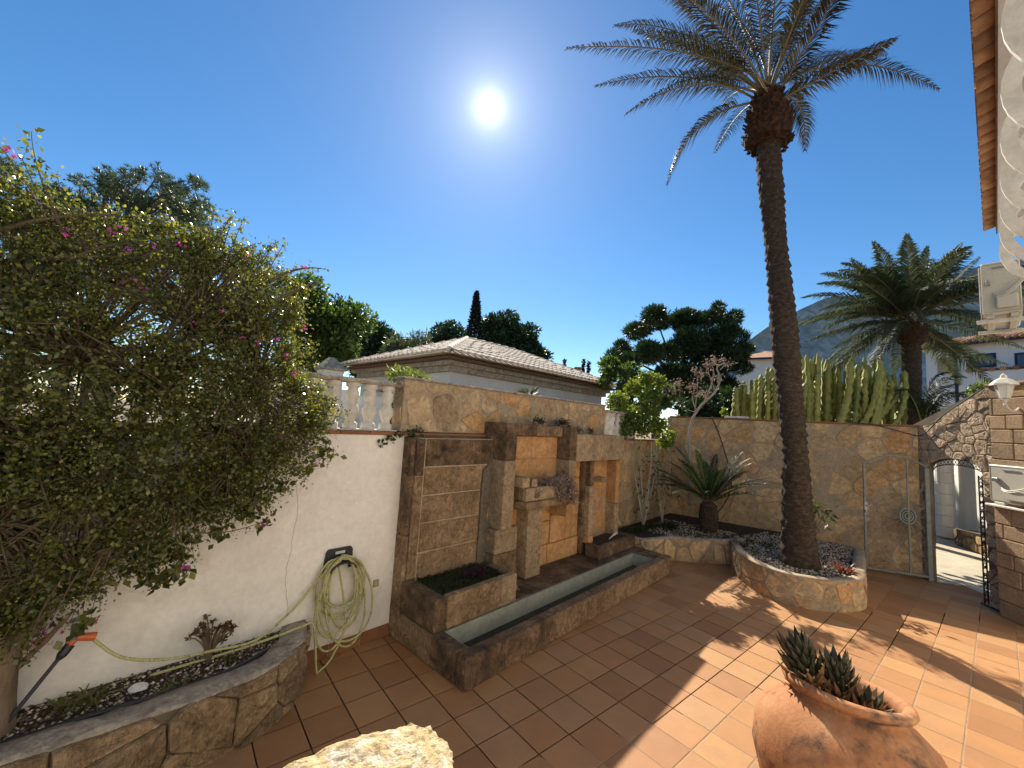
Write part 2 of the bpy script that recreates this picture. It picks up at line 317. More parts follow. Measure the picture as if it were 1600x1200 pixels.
M['aloedry'] = leafmat('dry_aloe_leaf', [(.18, .085, .035), (.32, .19, .085)], .15, (1.2, 1., .6), .7, .3, 5.)
M['cactus'] = mat('cactus_skin', [(0.1803, 0.2033, 0.04725), (0.2962, 0.3018, 0.084), (0.4379, 0.4189, 0.147)], 9, .6, .4, 24, spec=.35, rnd=[(.6, .64, .58), (1.15, 1.1, 1.)], dirt=[((.14, .11, .055), 7., .66, .8)])
M['mountain'] = mat('mountain_limestone', [(0.14, 0.1725, 0.168), (0.238, 0.2775, 0.272), (0.448, 0.495, 0.512)], .012, 1., 0., 45, dist=1.)
M['ground'] = mat('earth', [(.16, .12, .08), (.26, .20, .14)], .6, .97, .2, 8)
M['street'] = mat('worn_street_paving', [(.36, .32, .24), (.52, .47, .36)], 3, .9, .4, 14, dirt=[((.2, .17, .12), 5., .6, .75)])
M['glass'] = mat('dark_blue_glass', [(.02, .035, .07), (.04, .07, .13)], 2, .12, 0, 40, spec=.6)
M['bluewood'] = mat('blue_frame', [(.012, .022, .06), (.02, .035, .09)], 4, .5, .05, 40)
M['dark'] = mat('dark_opening', [(.010, .012, .018), (.018, .02, .03)], 2, .6, 0, 40)
M['lampglass'] = mat('frosted_lamp_glass', [(.55, .56, .50), (.66, .66, .60)], 5, .25, 0, 40, spec=.6)
# floor tiles: one tone for each tile of the grid
TH = math.radians(50.56); TILE = .3
TA = V3(math.sin(TH), math.cos(TH), 0); TB = V3(math.cos(TH), -math.sin(TH), 0)      # along rows, across rows
TO = -(12.8343*TB*TILE) + 3.0518*TA*TILE                                             # grid origin
def tilemat():
    m, t, b = _new('terracotta_floor_tile')
    geo = t.nodes.new('ShaderNodeNewGeometry'); pos = geo.outputs['Position']
    def proj(ax):
        d = t.nodes.new('ShaderNodeVectorMath'); d.operation = 'DOT_PRODUCT'; d.inputs[1].default_value = tuple(ax/TILE)
        t.links.new(pos, d.inputs[0])
        s = t.nodes.new('ShaderNodeMath'); s.operation = 'SUBTRACT'; s.inputs[1].default_value = float(TO@ax)/TILE; t.links.new(d.outputs['Value'], s.inputs[0])
        f = t.nodes.new('ShaderNodeMath'); f.operation = 'FLOOR'; t.links.new(s.outputs[0], f.inputs[0]); return f.outputs[0]
    cx = t.nodes.new('ShaderNodeCombineXYZ'); t.links.new(proj(TB), cx.inputs[0]); t.links.new(proj(TA), cx.inputs[1])
    wn = t.nodes.new('ShaderNodeTexWhiteNoise'); wn.noise_dimensions = '3D'; t.links.new(cx.outputs[0], wn.inputs['Vector'])
    c = _ramp(t, wn.outputs['Value'], [(.30, .147, .062), (.355, .18, .074), (.385, .20, .082), (.37, .208, .096), (.41, .224, .092)])
    c = _mix(t, .5, c, _ramp(t, _noise(t, pos, 5, 6), [(.66, .64, .62), (1.25, 1.22, 1.2)]), 'MULTIPLY')
    c = _mix(t, .4, c, _ramp(t, _noise(t, pos, 70, 3), [(.7, .7, .7), (1.25, 1.25, 1.25)]), 'MULTIPLY')
    c = _mix(t, _map(t, _noise(t, pos, 1.6, 7, .7), .52, .80, 0, .55), c, (.21, .135, .085))
    c = _mix(t, _map(t, _noise(t, pos, 3.4, 8, .75, .6), .60, .78, 0, .45), c, (.46, .31, .19))
    t.links.new(c, b.inputs['Base Color']); b.inputs['Roughness'].default_value = .62; b.inputs['Specular IOR Level'].default_value = .3
    bp = t.nodes.new('ShaderNodeBump'); bp.inputs['Strength'].default_value = .12; bp.inputs['Distance'].default_value = .01
    t.links.new(_noise(t, pos, 35, 6), bp.inputs['Height']); t.links.new(bp.outputs[0], b.inputs['Normal'])
    return m
M['tile'] = tilemat()

# ------------------------------------------------------------------ small geometry tools
def inpoly(p, poly):
    x, y = p; c = False; n = len(poly)
    for i in range(n):
        x1, y1 = poly[i]; x2, y2 = poly[(i+1) % n]
        if (y1 > y) != (y2 > y) and x < (x2-x1)*(y-y1)/(y2-y1)+x1: c = not c
    return c
def clip(poly, nx, ny, d):               # keep nx*x+ny*y<=d
    o = []
    for i in range(len(poly)):
        a, b = poly[i], poly[(i+1) % len(poly)]
        da, db = nx*a[0]+ny*a[1]-d, nx*b[0]+ny*b[1]-d
        if da <= 0: o.append(a)
        if da*db < 0:
            t = da/(da-db); o.append((a[0]+t*(b[0]-a[0]), a[1]+t*(b[1]-a[1])))
    return o
def crazy_cells(poly, size, seed, gap=.012, rounding=.22, jit=.5, asp=1.):
    """irregular stones filling a convex polygon"""
    r = random.Random(seed); xs = [p[0] for p in poly]; ys = [p[1] for p in poly]
    S = []; y = min(ys)-size; row = 0
    while y < max(ys)+size:
        x = min(xs)-size+(size*asp*.5 if row % 2 else 0)
        while x < max(xs)+size:
            S.append((x+r.uniform(-jit, jit)*size*asp, y+r.uniform(-jit, jit)*size)); x += size*asp
        y += size*.9; row += 1
    res = []
    for i, s in enumerate(S):
        c = list(poly)
        for j, q in enumerate(S):
            if i == j or abs(q[0]-s[0]) > 3*size*asp or abs(q[1]-s[1]) > 3*size: continue
            nx, ny = q[0]-s[0], q[1]-s[1]; l = math.hypot(nx, ny); nx /= l; ny /= l
            c = clip(c, nx, ny, nx*(s[0]+q[0])/2+ny*(s[1]+q[1])/2-gap*r.uniform(.35, 1.7))
            if len(c) < 3: break
        if len(c) < 3: continue
        A = abs(sum(c[k][0]*c[(k+1) % len(c)][1]-c[(k+1) % len(c)][0]*c[k][1] for k in range(len(c))))/2
        if A < size*size*.06: continue
        o = []                            # cut corners a little so that the stones are not mathematical
        for k in range(len(c)):
            a, b = c[k], c[(k+1) % len(c)]; e = math.hypot(b[0]-a[0], b[1]-a[1])
            if e < .015: o.append(((a[0]+b[0])/2, (a[1]+b[1])/2)); continue
            t = rounding*r.uniform(.5, 1.2)
            o.append((a[0]+t*(b[0]-a[0]), a[1]+t*(b[1]-a[1])))
            if e > .12:
                mx, my = (a[0]+b[0])/2, (a[1]+b[1])/2; k2 = r.uniform(-.03, .02)
                o.append((mx-(b[1]-a[1])*k2, my+(b[0]-a[0])*k2))
            o.append((b[0]-t*(b[0]-a[0]), b[1]-t*(b[1]-a[1])))
        res.append(o)
    return res
def stone_piece(cell, f3, depth, ch, r, rings=(), rj=0.):
    """cell polygon in (u,v), f3(u,v,w) to world, depth proud of the wall"""
    m = len(cell); cx = sum(p[0] for p in cell)/m; cy = sum(p[1] for p in cell)/m
    tu, tv = r.uniform(-.06, .06), r.uniform(-.06, .06); size = max(math.hypot(p[0]-cx, p[1]-cy) for p in cell)
    k = max(.5, 1-ch/size)
    vs = [f3(u, v, -.02) for u, v in cell]+[f3(u, v, depth*.55) for u, v in cell]
    vs += [f3(cx+(u-cx)*k, cy+(v-cy)*k, depth+(u-cx)*tu+(v-cy)*tv+r.uniform(-.002, .002)) for u, v in cell]
    fs = [(i, (i+1) % m, m+(i+1) % m, m+i) for i in range(m)]+[(m+i, m+(i+1) % m, 2*m+(i+1) % m, 2*m+i) for i in range(m)]
    if not rings: return MB().add(vs, fs+[tuple(range(2*m, 3*m))])
    for q, k3 in enumerate(rings):                       # hewn face: rings of uneven facets
        vs += [f3(cx+(u-cx)*k*k3, cy+(v-cy)*k*k3, depth+(u-cx)*tu*k3+(v-cy)*tv*k3+r.uniform(-.5, 1.)*rj) for u, v in cell]
        b = (2+q)*m; fs += [(b+i, b+(i+1) % m, b+m+(i+1) % m, b+m+i) for i in range(m)]
    vs.append(f3(cx, cy, depth+r.uniform(-.3, 1.)*rj)); b = (2+len(rings))*m
    return MB().add(vs, fs+[(b+i, b+(i+1) % m, len(vs)-1) for i in range(m)])
def stones(parent, poly, f3, size, seed, mt, name='stone', gap=.012, depth=.02, ch=.012, skip=None, push=None, asp=1., rounding=.22, bare=0., rgh=0.):
    r = random.Random(seed+99)
    for c in crazy_cells(poly, size, seed, gap, rounding, asp=asp):
        cx = sum(p[0] for p in c)/len(c); cy = sum(p[1] for p in c)/len(c)
        if skip and skip(cx, cy): continue
        if r.random() < bare: continue
        if push: c = [push(*p) for p in c]
        stone_piece(c, f3, depth*r.uniform(.6, 1.4), ch, r, (.75, .5, .25) if rgh else (), rgh).build(name, mt, parent)
def rough(o, amp, seed, scale=6., cuts=0, axis=None):
    """break a mesh's clean faces with noise"""
    from mathutils import noise
    bm = bmesh.new(); bm.from_mesh(o.data)
    if cuts: bmesh.ops.subdivide_edges(bm, edges=bm.edges, cuts=cuts, use_grid_fill=True)
    bmesh.ops.triangulate(bm, faces=bm.faces)
    bm.normal_update()
    off = Vector((seed*3.1, seed*1.7, seed*.9))
    for v in bm.verts:
        p = v.co*scale+off; q = noise.noise(p)*.65+noise.noise(p*2.7)*.35
        v.co += v.normal*q*amp
    bm.to_mesh(o.data); bm.free()

# leaf clouds (numpy)
def rand_dirs(n, up=0.):
    d = rng.normal(size=(n, 3)); d[:, 2] += up; return d/np.linalg.norm(d, axis=1, keepdims=True)
def leaf_quads(P, L, Wd, D=None, fold=.25, droop=0.):
    """one folded leaf for each point: four corners"""
    n = len(P); D = rand_dirs(n, -droop) if D is None else D
    S = np.cross(D, rand_dirs(n)); S /= np.linalg.norm(S, axis=1, keepdims=True)+1e-9
    N = np.cross(D, S); L = np.broadcast_to(np.asarray(L, float), (n,))[:, None]; Wd = np.broadcast_to(np.asarray(Wd, float), (n,))[:, None]
    a = P; b = P+D*L*.45+S*Wd*.5+N*Wd*fold; c = P+D*L; d = P+D*L*.45-S*Wd*.5+N*Wd*fold
    V = np.stack([a, b, c, d], 1).reshape(-1, 3); return V, np.arange(4*n).reshape(-1, 4)
def lobes_points(lobes, n, shell=.55):
    """points in a union of ellipsoids, denser to the outside; lobes: (centre, radii)"""
    w = np.array([np.prod(r)**(2/3) for c, r in lobes]); w /= w.sum(); k = rng.choice(len(lobes), n, p=w)
    C = np.array([c for c, r in lobes])[k]; R = np.array([np.broadcast_to(r, 3) for c, r in lobes])[k]
    d = rand_dirs(n); rad = shell+(1-shell)*rng.random(n)**.6
    rad = np.where(rng.random(n) < .12, rad*rng.random(n), rad)*(1+.10*rng.normal(size=n))
    return C+d*R*rad[:, None], d
def sublobes(c, r, n, size, seed, flat=1.):
    q = np.random.default_rng(seed); out = []
    for i in range(n):
        d = q.normal(size=3); d /= np.linalg.norm(d); k = q.uniform(.45, .95)
        s = size*q.uniform(.6, 1.35)
        out.append((np.asarray(c)+d*np.asarray(r)*k, np.array([s, s, s*flat])))
    return out
def branch_mesh(mb, base, tips, r0, seed, bend=.2, n=7, sides=6):
    q = random.Random(seed)
    for t in tips:
        b = np.asarray(base, float); t = np.asarray(t, float); L = np.linalg.norm(t-b)
        mid = (b+t)/2+V3(q.uniform(-1, 1), q.uniform(-1, 1), q.uniform(-.2, 1))*L*bend
        pts = [(1-s)**2*b+2*s*(1-s)*mid+s*s*t for s in np.linspace(0, 1, n)]
        mb.tube(pts, [max(r0*(1-.85*s), .004) for s in np.linspace(0, 1, n)], sides)
def bez(a, b, c, n): return [(1-s)**2*np.asarray(a)+2*s*(1-s)*np.asarray(b)+s*s*np.asarray(c) for s in np.linspace(0, 1, n)]
def tree(name, label, base, top, crown_c, crown_r, nl, lsize, mt, nleaf, L, Wd, seed, trunk_r=.2, group=None, flat=.8, shell=.45, bark='twig', limbs=7, droop=0.):
    o = empty(name, base, label, 'tree', group)
    b = np.asarray(base, float); t = np.asarray(top, float); mb = MB()
    pts = bez(b-V3(0, 0, .1), (b+t)/2+V3(.15, .1, 0)*trunk_r*3, t, 8); mb.tube(pts, list(np.linspace(trunk_r, trunk_r*.55, 8)), 8)
    lo = sublobes(crown_c, crown_r, nl, lsize, seed, flat)
    branch_mesh(mb, t, [c for c, r in lo[:limbs]], trunk_r*.5, seed)
    mb.build('trunk', M[bark], o, True)
    P, d = lobes_points(lo, nleaf, shell)
    D = d*.8+rand_dirs(nleaf)*.7; D[:, 2] -= droop; D /= np.linalg.norm(D, axis=1, keepdims=True)
    sz = rng.uniform(.6, 1.3, nleaf)
    v, f = leaf_quads(P, L*sz, Wd*sz, D); np_mesh('crown', v, f, mt, o); return o
def blades(P, D, L, wd, curve=.5, seg=3, mt=None):
    """grass-like arching blades as quads strips; P,D (n,3)"""
    n = len(P); L = np.broadcast_to(L, (n,)).astype(float); wd = np.broadcast_to(wd, (n,)).astype(float); curve = np.broadcast_to(curve, (n,)).astype(float)
    S = np.cross(D, V3(0, 0, 1)); S /= np.linalg.norm(S, axis=1, keepdims=True)+1e-9
    rows = []
    for i in range(seg+1):
        s = i/seg; c = P+D*(L*s)[:, None]; c[:, 2] -= curve*L*s*s
        w = wd*(1-s**1.5)*.5+.0008; rows += [c+S*w[:, None], c-S*w[:, None]]
    V = np.stack(rows, 1); k = 2*(seg+1); V = V.reshape(-1, 3)
    F = []; base = np.arange(n)*k
    for i in range(seg): F.append(np.stack([base+2*i, base+2*i+1, base+2*i+3, base+2*i+2], 1))
    return V, np.concatenate(F)
def tuft(n, c, rad, L, wd, up=.9, curve=.5):
    c = np.asarray(c, float); a = rng.uniform(0, 2*np.pi, n); r = rad*np.sqrt(rng.random(n))
    P = c+np.stack([r*np.cos(a), r*np.sin(a), np.zeros(n)], 1)
    b = rng.uniform(0, 2*np.pi, n); D = np.stack([np.cos(b), np.sin(b), np.full(n, up*2)*rng.uniform(.4, 1.2, n)], 1); D /= np.linalg.norm(D, axis=1, keepdims=True)
    return blades(P, D, L*rng.uniform(.6, 1.2, n), wd*rng.uniform(.7, 1.2, n), curve)
def cat(*vf):
    V = []; F = []; b = 0
    for v, f in vf: V.append(v); F.append(f+b); b += len(v)
    return np.concatenate(V), np.concatenate(F)
def pebbles(P, s, flat=.7):
    n = len(P); o = np.array([[1, 0, 0], [0, 1, 0], [-1, 0, 0], [0, -1, 0], [0, 0, 1], [0, 0, -1.]])
    R = o[None]*(s[:, None, None]*rng.uniform(.65, 1.3, (n, 6, 1)))*np.array([1, 1, flat])
    a = rng.uniform(0, 2*np.pi, n); ca, sa = np.cos(a)[:, None], np.sin(a)[:, None]
    X = R[:, :, 0]*ca-R[:, :, 1]*sa; Y = R[:, :, 0]*sa+R[:, :, 1]*ca
    V = (P[:, None, :]+np.stack([X, Y, R[:, :, 2]], 2)).reshape(-1, 3)
    t = np.array([[0, 1, 4], [1, 2, 4], [2, 3, 4], [3, 0, 4], [1, 0, 5], [2, 1, 5], [3, 2, 5], [0, 3, 5]])
    return V, (np.arange(n)[:, None, None]*6+t[None]).reshape(-1, 3)
def fill_points(poly, n, seed=0):
    q = random.Random(seed); xs = [p[0] for p in poly]; ys = [p[1] for p in poly]; o = []
    while len(o) < n:
        p = (q.uniform(min(xs), max(xs)), q.uniform(min(ys), max(ys)))
        if inpoly(p, poly): o.append(p)
    return np.array(o)
def frond_mesh(S, Cp, T, nl, Ll, wd, lift=.35, droopl=.25, seg=14, rr=.016, start=.18, seed=0, side=None):
    """feather leaf: returns (midrib MB, leaflet verts, faces)"""
    q = np.random.default_rng(seed); pts = bez(S, Cp, T, seg+1)
    mb = MB().tube(pts, [rr*(1-.85*i/seg)+.002 for i in range(seg+1)], 5)
    s = np.repeat(np.linspace(start, .995, nl), 2); sg = np.tile([1., -1.], nl); s = np.clip(s+q.normal(size=2*nl)*.004, 0, 1)
    S, Cp, T = (np.asarray(x, float) for x in (S, Cp, T))
    P = ((1-s)**2)[:, None]*S+(2*s*(1-s))[:, None]*Cp+(s*s)[:, None]*T
    G = (2*(1-s))[:, None]*(Cp-S)+(2*s)[:, None]*(T-Cp); G /= np.linalg.norm(G, axis=1, keepdims=True)
    X = np.cross(G, V3(0, 0, 1)) if side is None else np.cross(G, np.cross(side, G))
    X /= np.linalg.norm(X, axis=1, keepdims=True)+1e-9; N = np.cross(X, G)
    D = X*sg[:, None]*.75+G*(.62+.35*s)[:, None]+N*(lift+q.normal(size=2*nl)*.12)[:, None]; D /= np.linalg.norm(D, axis=1, keepdims=True)
    L = Ll*np.clip(np.sin(np.pi*(s*.80+.16)), .18, 1)*q.uniform(.8, 1.1, 2*nl)
    mid = P+D*(L*.5)[:, None]; tip = P+D*L[:, None]; tip[:, 2] -= L*droopl*q.uniform(.5, 1.5, 2*nl)
    B = G*(wd*.5)
    V = np.stack([P-B*.6, P+B*.6, mid+B, tip, mid-B], 1).reshape(-1, 3); k = np.arange(2*nl)*5
    F = np.concatenate([np.stack([k, k+1, k+2, k+4], 1), np.stack([k+4, k+2, k+3, k+3], 1)])
    return mb, V, F
def add_frond(parent, fm, mt, name='frond'):
    mb, V, F = fm
    F4 = [tuple(dict.fromkeys(int(i) for i in q)) for q in F]
    b = MB(); b.v = [tuple(p) for p in V]; b.f = F4; o = b.build(name, mt, parent, fix=False)
    mb.build('midrib', M['rachis'], o, True); return o

# ================================================================== ground, floor
def sheet(name, pts, z, mt, kind='structure', parent=None):
    o = MB().add([(p[0], p[1], z) for p in pts], [tuple(range(len(pts)))]).build(name, mt, parent)
    return tag(o, kind=kind) if kind else o
sheet('ground', [(-6000, -3000), (6000, -3000), (6000, 9000), (-6000, 9000)], -.06, M['ground'])
H = V3(7.19, 6.93, 0); AH = 188.43                       # gate hinge; heading of the arch wall
AW = Fr(H, AH)                                            # a towards the pillar, n outwards is negative side
BH = 126.0                                                # heading of the back wall
BW = Fr(H+V3(.05, .10, 0), BH)                            # a<0 to the left; n>0 behind
def isect(F1, n1, F2, n2):
    A = np.array([F1.a[:2], -F2.a[:2]]).T; t = np.linalg.solve(A, (F2.W(0, n2, 0)-F1.W(0, n1, 0))[:2]); return t
tK = isect(FO, WN, BW, 0.); KA = tK[0]; KB = tK[1]; K = FO.W(KA, WN, 0)      # corner of street wall and back wall
HD = math.radians(50.4); HDv = V3(math.sin(HD), math.cos(HD), 0); HR = V3(math.cos(HD), -math.sin(HD), 0)
HW = .55; HEND = 8.9                                      # house wall offset to the right, far end
def HP(d, l, z): return HDv*d+HR*l+V3(0, 0, z)
court = [FO.W(-5, WN+.1, 0)[:2], FO.W(KA+.1, WN+.1, 0)[:2], (H+V3(.1, .2, 0))[:2], AW.W(1.2, -.1, 0)[:2], HP(HEND, HW, 0)[:2], HP(-2.2, HW, 0)[:2], HP(-2.2, -7.5, 0)[:2]]
court = [tuple(map(float, p)) for p in court]
floor = sheet('courtyard_floor', court, -.0018, M['grout'])
tb = MB(); w = TILE-.008; c = .0035
X, Y, Z = TB*w, TA*w, V3(0, 0, .024)
tb.add([-X/2-Y/2-Z, X/2-Y/2-Z, X/2+Y/2-Z, -X/2+Y/2-Z]+[sx*(X/2)+sy*(Y/2)-V3(0, 0, c*.4) for sx, sy in ((-1, -1), (1, -1), (1, 1), (-1, 1))]+[sx*(X/2)*(1-2*c/w)+sy*(Y/2)*(1-2*c/w) for sx, sy in ((-1, -1), (1, -1), (1, 1), (-1, 1))],
       [(0, 1, 5, 4), (1, 2, 6, 5), (2, 3, 7, 6), (3, 0, 4, 7), (4, 5, 9, 8), (5, 6, 10, 9), (6, 7, 11, 10), (7, 4, 8, 11), (8, 9, 10, 11)])
cells = []
for i in range(-40, 60):
    for j in range(-40, 60):
        P = TO+(i+.5)*TILE*TB+(j+.5)*TILE*TA
        if inpoly((P[0], P[1]), court):
            d = P-CAM; dep = d@CF; vis = dep > .3 and abs((d@CR)/dep)*FPX < 840 and -640 < (d@CU)/dep*FPX < 400
            occl = (FO.loc(P)[0] > 0 and FO.loc(P)[1] > .05) or (FO.loc(P)[1] > .6)
            cells.append((0 if vis and not occl else 1, np.linalg.norm(d), P))
cells.sort(key=lambda q: q[:2])
proto = None; rest = MB()
qr = random.Random(3)
for k, (vis, d, P) in enumerate(cells):
    dz = qr.uniform(-.0002, .0012); rz = qr.uniform(-.006, .006)
    if k < 298:
        if proto is None: proto = tb.build('floor_tile', M['tile'], floor); o = proto
        else: o = dup(proto, floor)
        o.location = (P[0], P[1], dz); o.rotation_euler = (qr.uniform(-.003, .003), qr.uniform(-.003, .003), rz)
    else: rest.add([np.array(v)+P+V3(0, 0, dz) for v in tb.v], tb.f)
tag(rest.build('floor_tiles', M['tile'], floor), kind='stuff')

# ================================================================== street wall, ledge, parapet, balustrades
def fbox(F, a0, a1, n0, n1, z0, z1, ch=.006, mb=None):
    return (mb or MB()).box(F.W(a0, n0, z0), F.a*(a1-a0), F.n*(n1-n0), V3(0, 0, z1-z0), ch)
sw = empty('garden_wall', FO.W(-2, WN, 0), 'cream plastered garden wall behind the coiled hose', 'wall')
wob = fbox(FO, -7, .035, WN, WN+.2, -.05, 2.0, 0).build('plaster_face', M['plaster'], sw)
for i in range(34):
    a = -9.9+i*.3
    if a < -7: continue
    if a+.3 < .03: fbox(FO, a+.003, a+.297, WN-.012, WN-.001, 0.001, .115, .003).build('skirting_tile', M['skirt'], sw)
for i in range(24):
    a = -7.0+i*.3
    if a < 0: fbox(FO, a+.002, min(a+.298, -.02), WN-.03, WN+.23, 2.002, 2.035, .005).build('capping_tile', M['skirt'], sw)
# hairline crack running down the plaster
ck = MB(); zz = 1.55; aa = -1.02; pts = []
qr = random.Random(5)
while zz > .45: pts.append(FO.W(aa, WN-.0015, zz)); zz -= qr.uniform(.03, .07); aa += qr.uniform(-.014, .013)
ck.tube(pts, .0013, 4).build('plaster_crack', M['mortargrey'], sw)
# street wall behind and beyond the fountain, faced with stone
fwall = empty('stone_side_wall', FO.W(5.5, WN, 0), 'stone faced side wall between the fountain and the back wall, low tile cap', 'wall')
fbox(FO, .04, KA+.25, WN+.004, WN+.2, -.05, 1.998, 0).build('wall_core', M['mortar'], fwall)
f3 = lambda u, v, w: FO.W(u, WN+.004-w, v)
stones(fwall, [(4.0, .0), (KA, .0), (KA, 1.99), (4.0, 1.99)], f3, .38, 21, M['crazy'], gap=.013, depth=.007, ch=.008, rounding=.12, bare=.06)
for i in range(9):
    a = 4.1+i*.33
    if a+.3 < KA: fbox(FO, a, a+.325, WN-.03, WN+.23, 2.0, 2.03, .005).build('capping_tile', M['skirt'], fwall)
par = empty('stone_parapet', FO.W(2, WN+.1, 2.0), 'crazy paved stone parapet standing above the wall fountain', 'parapet')
fbox(FO, -.045, 4.12, WN+.012, WN+.2, 2.04, 2.60, .004).build('parapet_core', M['mortar'], par)
f3 = lambda u, v, w: FO.W(u, WN+.012-w, v)
stones(par, [(-.04, 2.05), (4.11, 2.05), (4.11, 2.585), (-.04, 2.585)], f3, .32, 8, M['crazy'], gap=.015, depth=.007, ch=.008, rounding=.14)
f3e = lambda u, v, w: FO.W(-.045-w, WN+.012+u, v)
stones(par, [(0.02, 2.05), (.18, 2.05), (.18, 2.58), (.02, 2.58)], f3e, .2, 9, M['crazy'], gap=.012, depth=.01)
for i in range(12):
    fbox(FO, -.06+i*.35, -.06+i*.35+.347, WN-.002, WN+.215, 2.602, 2.628, .005).build('coping_slab', M['rim'], par)
for i in range(14):
    fbox(FO, -.05+i*.3, -.05+i*.3+.298, WN-.04, WN+.23, 2.002, 2.035, .005).build('ledge_tile', M['skirt'], par)
def baluster_mb(c):
    pr = [(.07, 0), (.07, .055), (.055, .062), (.044, .085), (.062, .13), (.074, .165), (.07, .2), (.052, .235), (.044, .247), (.052, .254), (.044, .262), (.056, .29), (.064, .325), (.058, .36), (.044, .395), (.055, .405), (.068, .412), (.068, .45)]
    return MB().lathe(c, pr, 12)
def balustrade(a0, a1, label, n0=.19):
    o = empty('balustrade', FO.W((a0+a1)/2, WN+.1, 2.036), label, 'balustrade')
    fbox(FO, a0, a1, WN+.03, WN+.17, 2.036, 2.052, .004).build('base_rail', M['whitepaint'], o)
    fbox(FO, a0, a1, WN+.015, WN+.185, 2.50, 2.545, .012).build('top_rail', M['rim'], o)
    k = int((a1-a0-.05)/n0); first = None
    for i in range(k):
        P = FO.W(a1-.11-i*n0, WN+.1, 2.052)
        if first is None: first = baluster_mb(P).build('baluster', M['whitepaint'], o, True); P0 = P
        else: dup(first, o, P-P0)
    return o
balustrade(-5.2, -.07, 'weathered white balustrade on the plaster wall beside the bougainvillea')
balustrade(4.15, 5.4, 'short white balustrade half hidden by the lime green bush')

# ================================================================== wall fountain
fo = empty('wall_fountain', FO.W(2.1, .6, 0), 'large sandstone wall fountain with stepped blocks and a long narrow basin', 'fountain')
def blk(a0, a1, n0, n1, z0, z1, m='sand', name='stone_block', ch=.009, amp=.007, par=None):
    o = fbox(FO, a0+.003, a1-.003, n0, n1, z0+.003, z1-.003, ch).build(name, M[m], par or fo)
    rough(o, amp, a0*7+z0*3+n0, 12., 3); return o
fbox(FO, .06, 4.1, 1.04, WN+.003, .02, 1.985, 0).build('backing_slab', M['mortar'], fo)
# platform and basin
blk(.14, 4.1, .50, 1.06, .0, .268, 'sanddark', 'platform')
for i, (z0, z1) in enumerate(((0., .27),)):
    blk(.0, .135, .14, .50, z0, z1, 'sanddark', 'basin_rim'); blk(.0, .14, .5, 1.04, z0, z1, 'sand', 'basin_rim')
ed = [0., .42, 1.22, 2.02, 2.78, 3.42, 4.26]
for i in range(6): blk(ed[i], ed[i+1], 0., .14, 0., .268, 'sanddark' if i < 2 else 'sand', 'basin_rim', .014, .007)
blk(3.9, 4.25, .145, .62, 0., .266, 'sanddark', 'basin_rim')
lin = MB()
fbox(FO, .137, 3.898, .478, .498, .02, .252, 0, lin); fbox(FO, .137, .150, .142, .478, .02, .25, 0, lin); fbox(FO, 3.886, 3.899, .142, .478, .02, .25, 0, lin); fbox(FO, .15, 3.886, .1415, .15, .02, .23, 0, lin)
lin.build('basin_lining', M['lining'], fo)
fbox(FO, .14, 3.895, .142, .49, .02, .075, 0).build('basin_water', M['water'], fo)
# left panel: pilaster strip and five courses
blk(.05, .165, 1.03, WN+.002, .57, 1.59, 'sand'); blk(.05, .165, 1.03, WN+.002, 1.59, 1.985, 'sanddark'); blk(.045, .17, 1.0, WN+.002, .0, .57, 'sand')
blk(-.005, .05, 1.035, WN+.002, 0., 1.0, 'sand', 'side_slab'); blk(-.005, .05, 1.035, WN+.002, 1.0, 1.985, 'sanddark', 'side_slab')
zc = [.27, .80, 1.10, 1.385, 1.68, 1.985]
for i in range(5): blk(.172, 1.0 if i < 4 else 1.2, 1.03, 1.06, zc[i]+.0045, zc[i+1]-.0045, 'sand' if i != 4 else 'sanddark', amp=.006)
for i in range(4): blk(1.005, 1.2, 1.032, 1.06, zc[i]+.004, zc[i+1]-.004, 'sandlight')
# cement smear over the old pipe chase
lft = [(.985, .3), (.99, .7), (1.0, 1.1), (.995, 1.4), (1.01, 1.62), (1.09, 1.68), (1.13, 1.84)]; rgt = [(1.15, 1.80), (1.19, 1.66), (1.2, 1.45), (1.13, 1.25), (1.10, 1.05), (1.15, .95), (1.14, .3)]
MB().prism([FO.W(a, 1.012, z) for a, z in lft+rgt], FO.n*.03).build('cement_smear', M['cement'], fo)
# pillars, lintels, alcove
blk(1.145, 1.345, .80, 1.205, 1.75, 2.2, 'sanddark'); blk(1.145, 1.345, .80, 1.04, .93, 1.75, 'sandlight')
blk(1.12, 1.52, .86, 1.05, .27, .64, 'sand'); blk(1.12, 1.52, .865, 1.05, .64, .93, 'sandlight')
blk(1.345, 1.9, .94, 1.205, 2.04, 2.2, 'sanddark'); blk(1.9, 2.48, .945, 1.205, 2.04, 2.195, 'sand')
blk(1.345, 1.89, 1.03, 1.06, 1.73, 2.04, 'ochre'); blk(1.89, 2.48, 1.028, 1.06, 1.73, 2.04, 'ochre'); blk(1.345, 2.48, 1.03, 1.06, 1.44, 1.73, 'ochre')
blk(2.48, 2.65, .80, 1.2, 1.72, 2.2, 'sanddark'); blk(2.48, 2.65, .802, 1.05, 1.30, 1.72, 'sandlight')
blk(2.65, 3.38, .80, 1.205, 1.69, 2.10, 'sandlight'); blk(3.38, 4.09, .803, 1.205, 1.69, 2.10, 'sandlight')
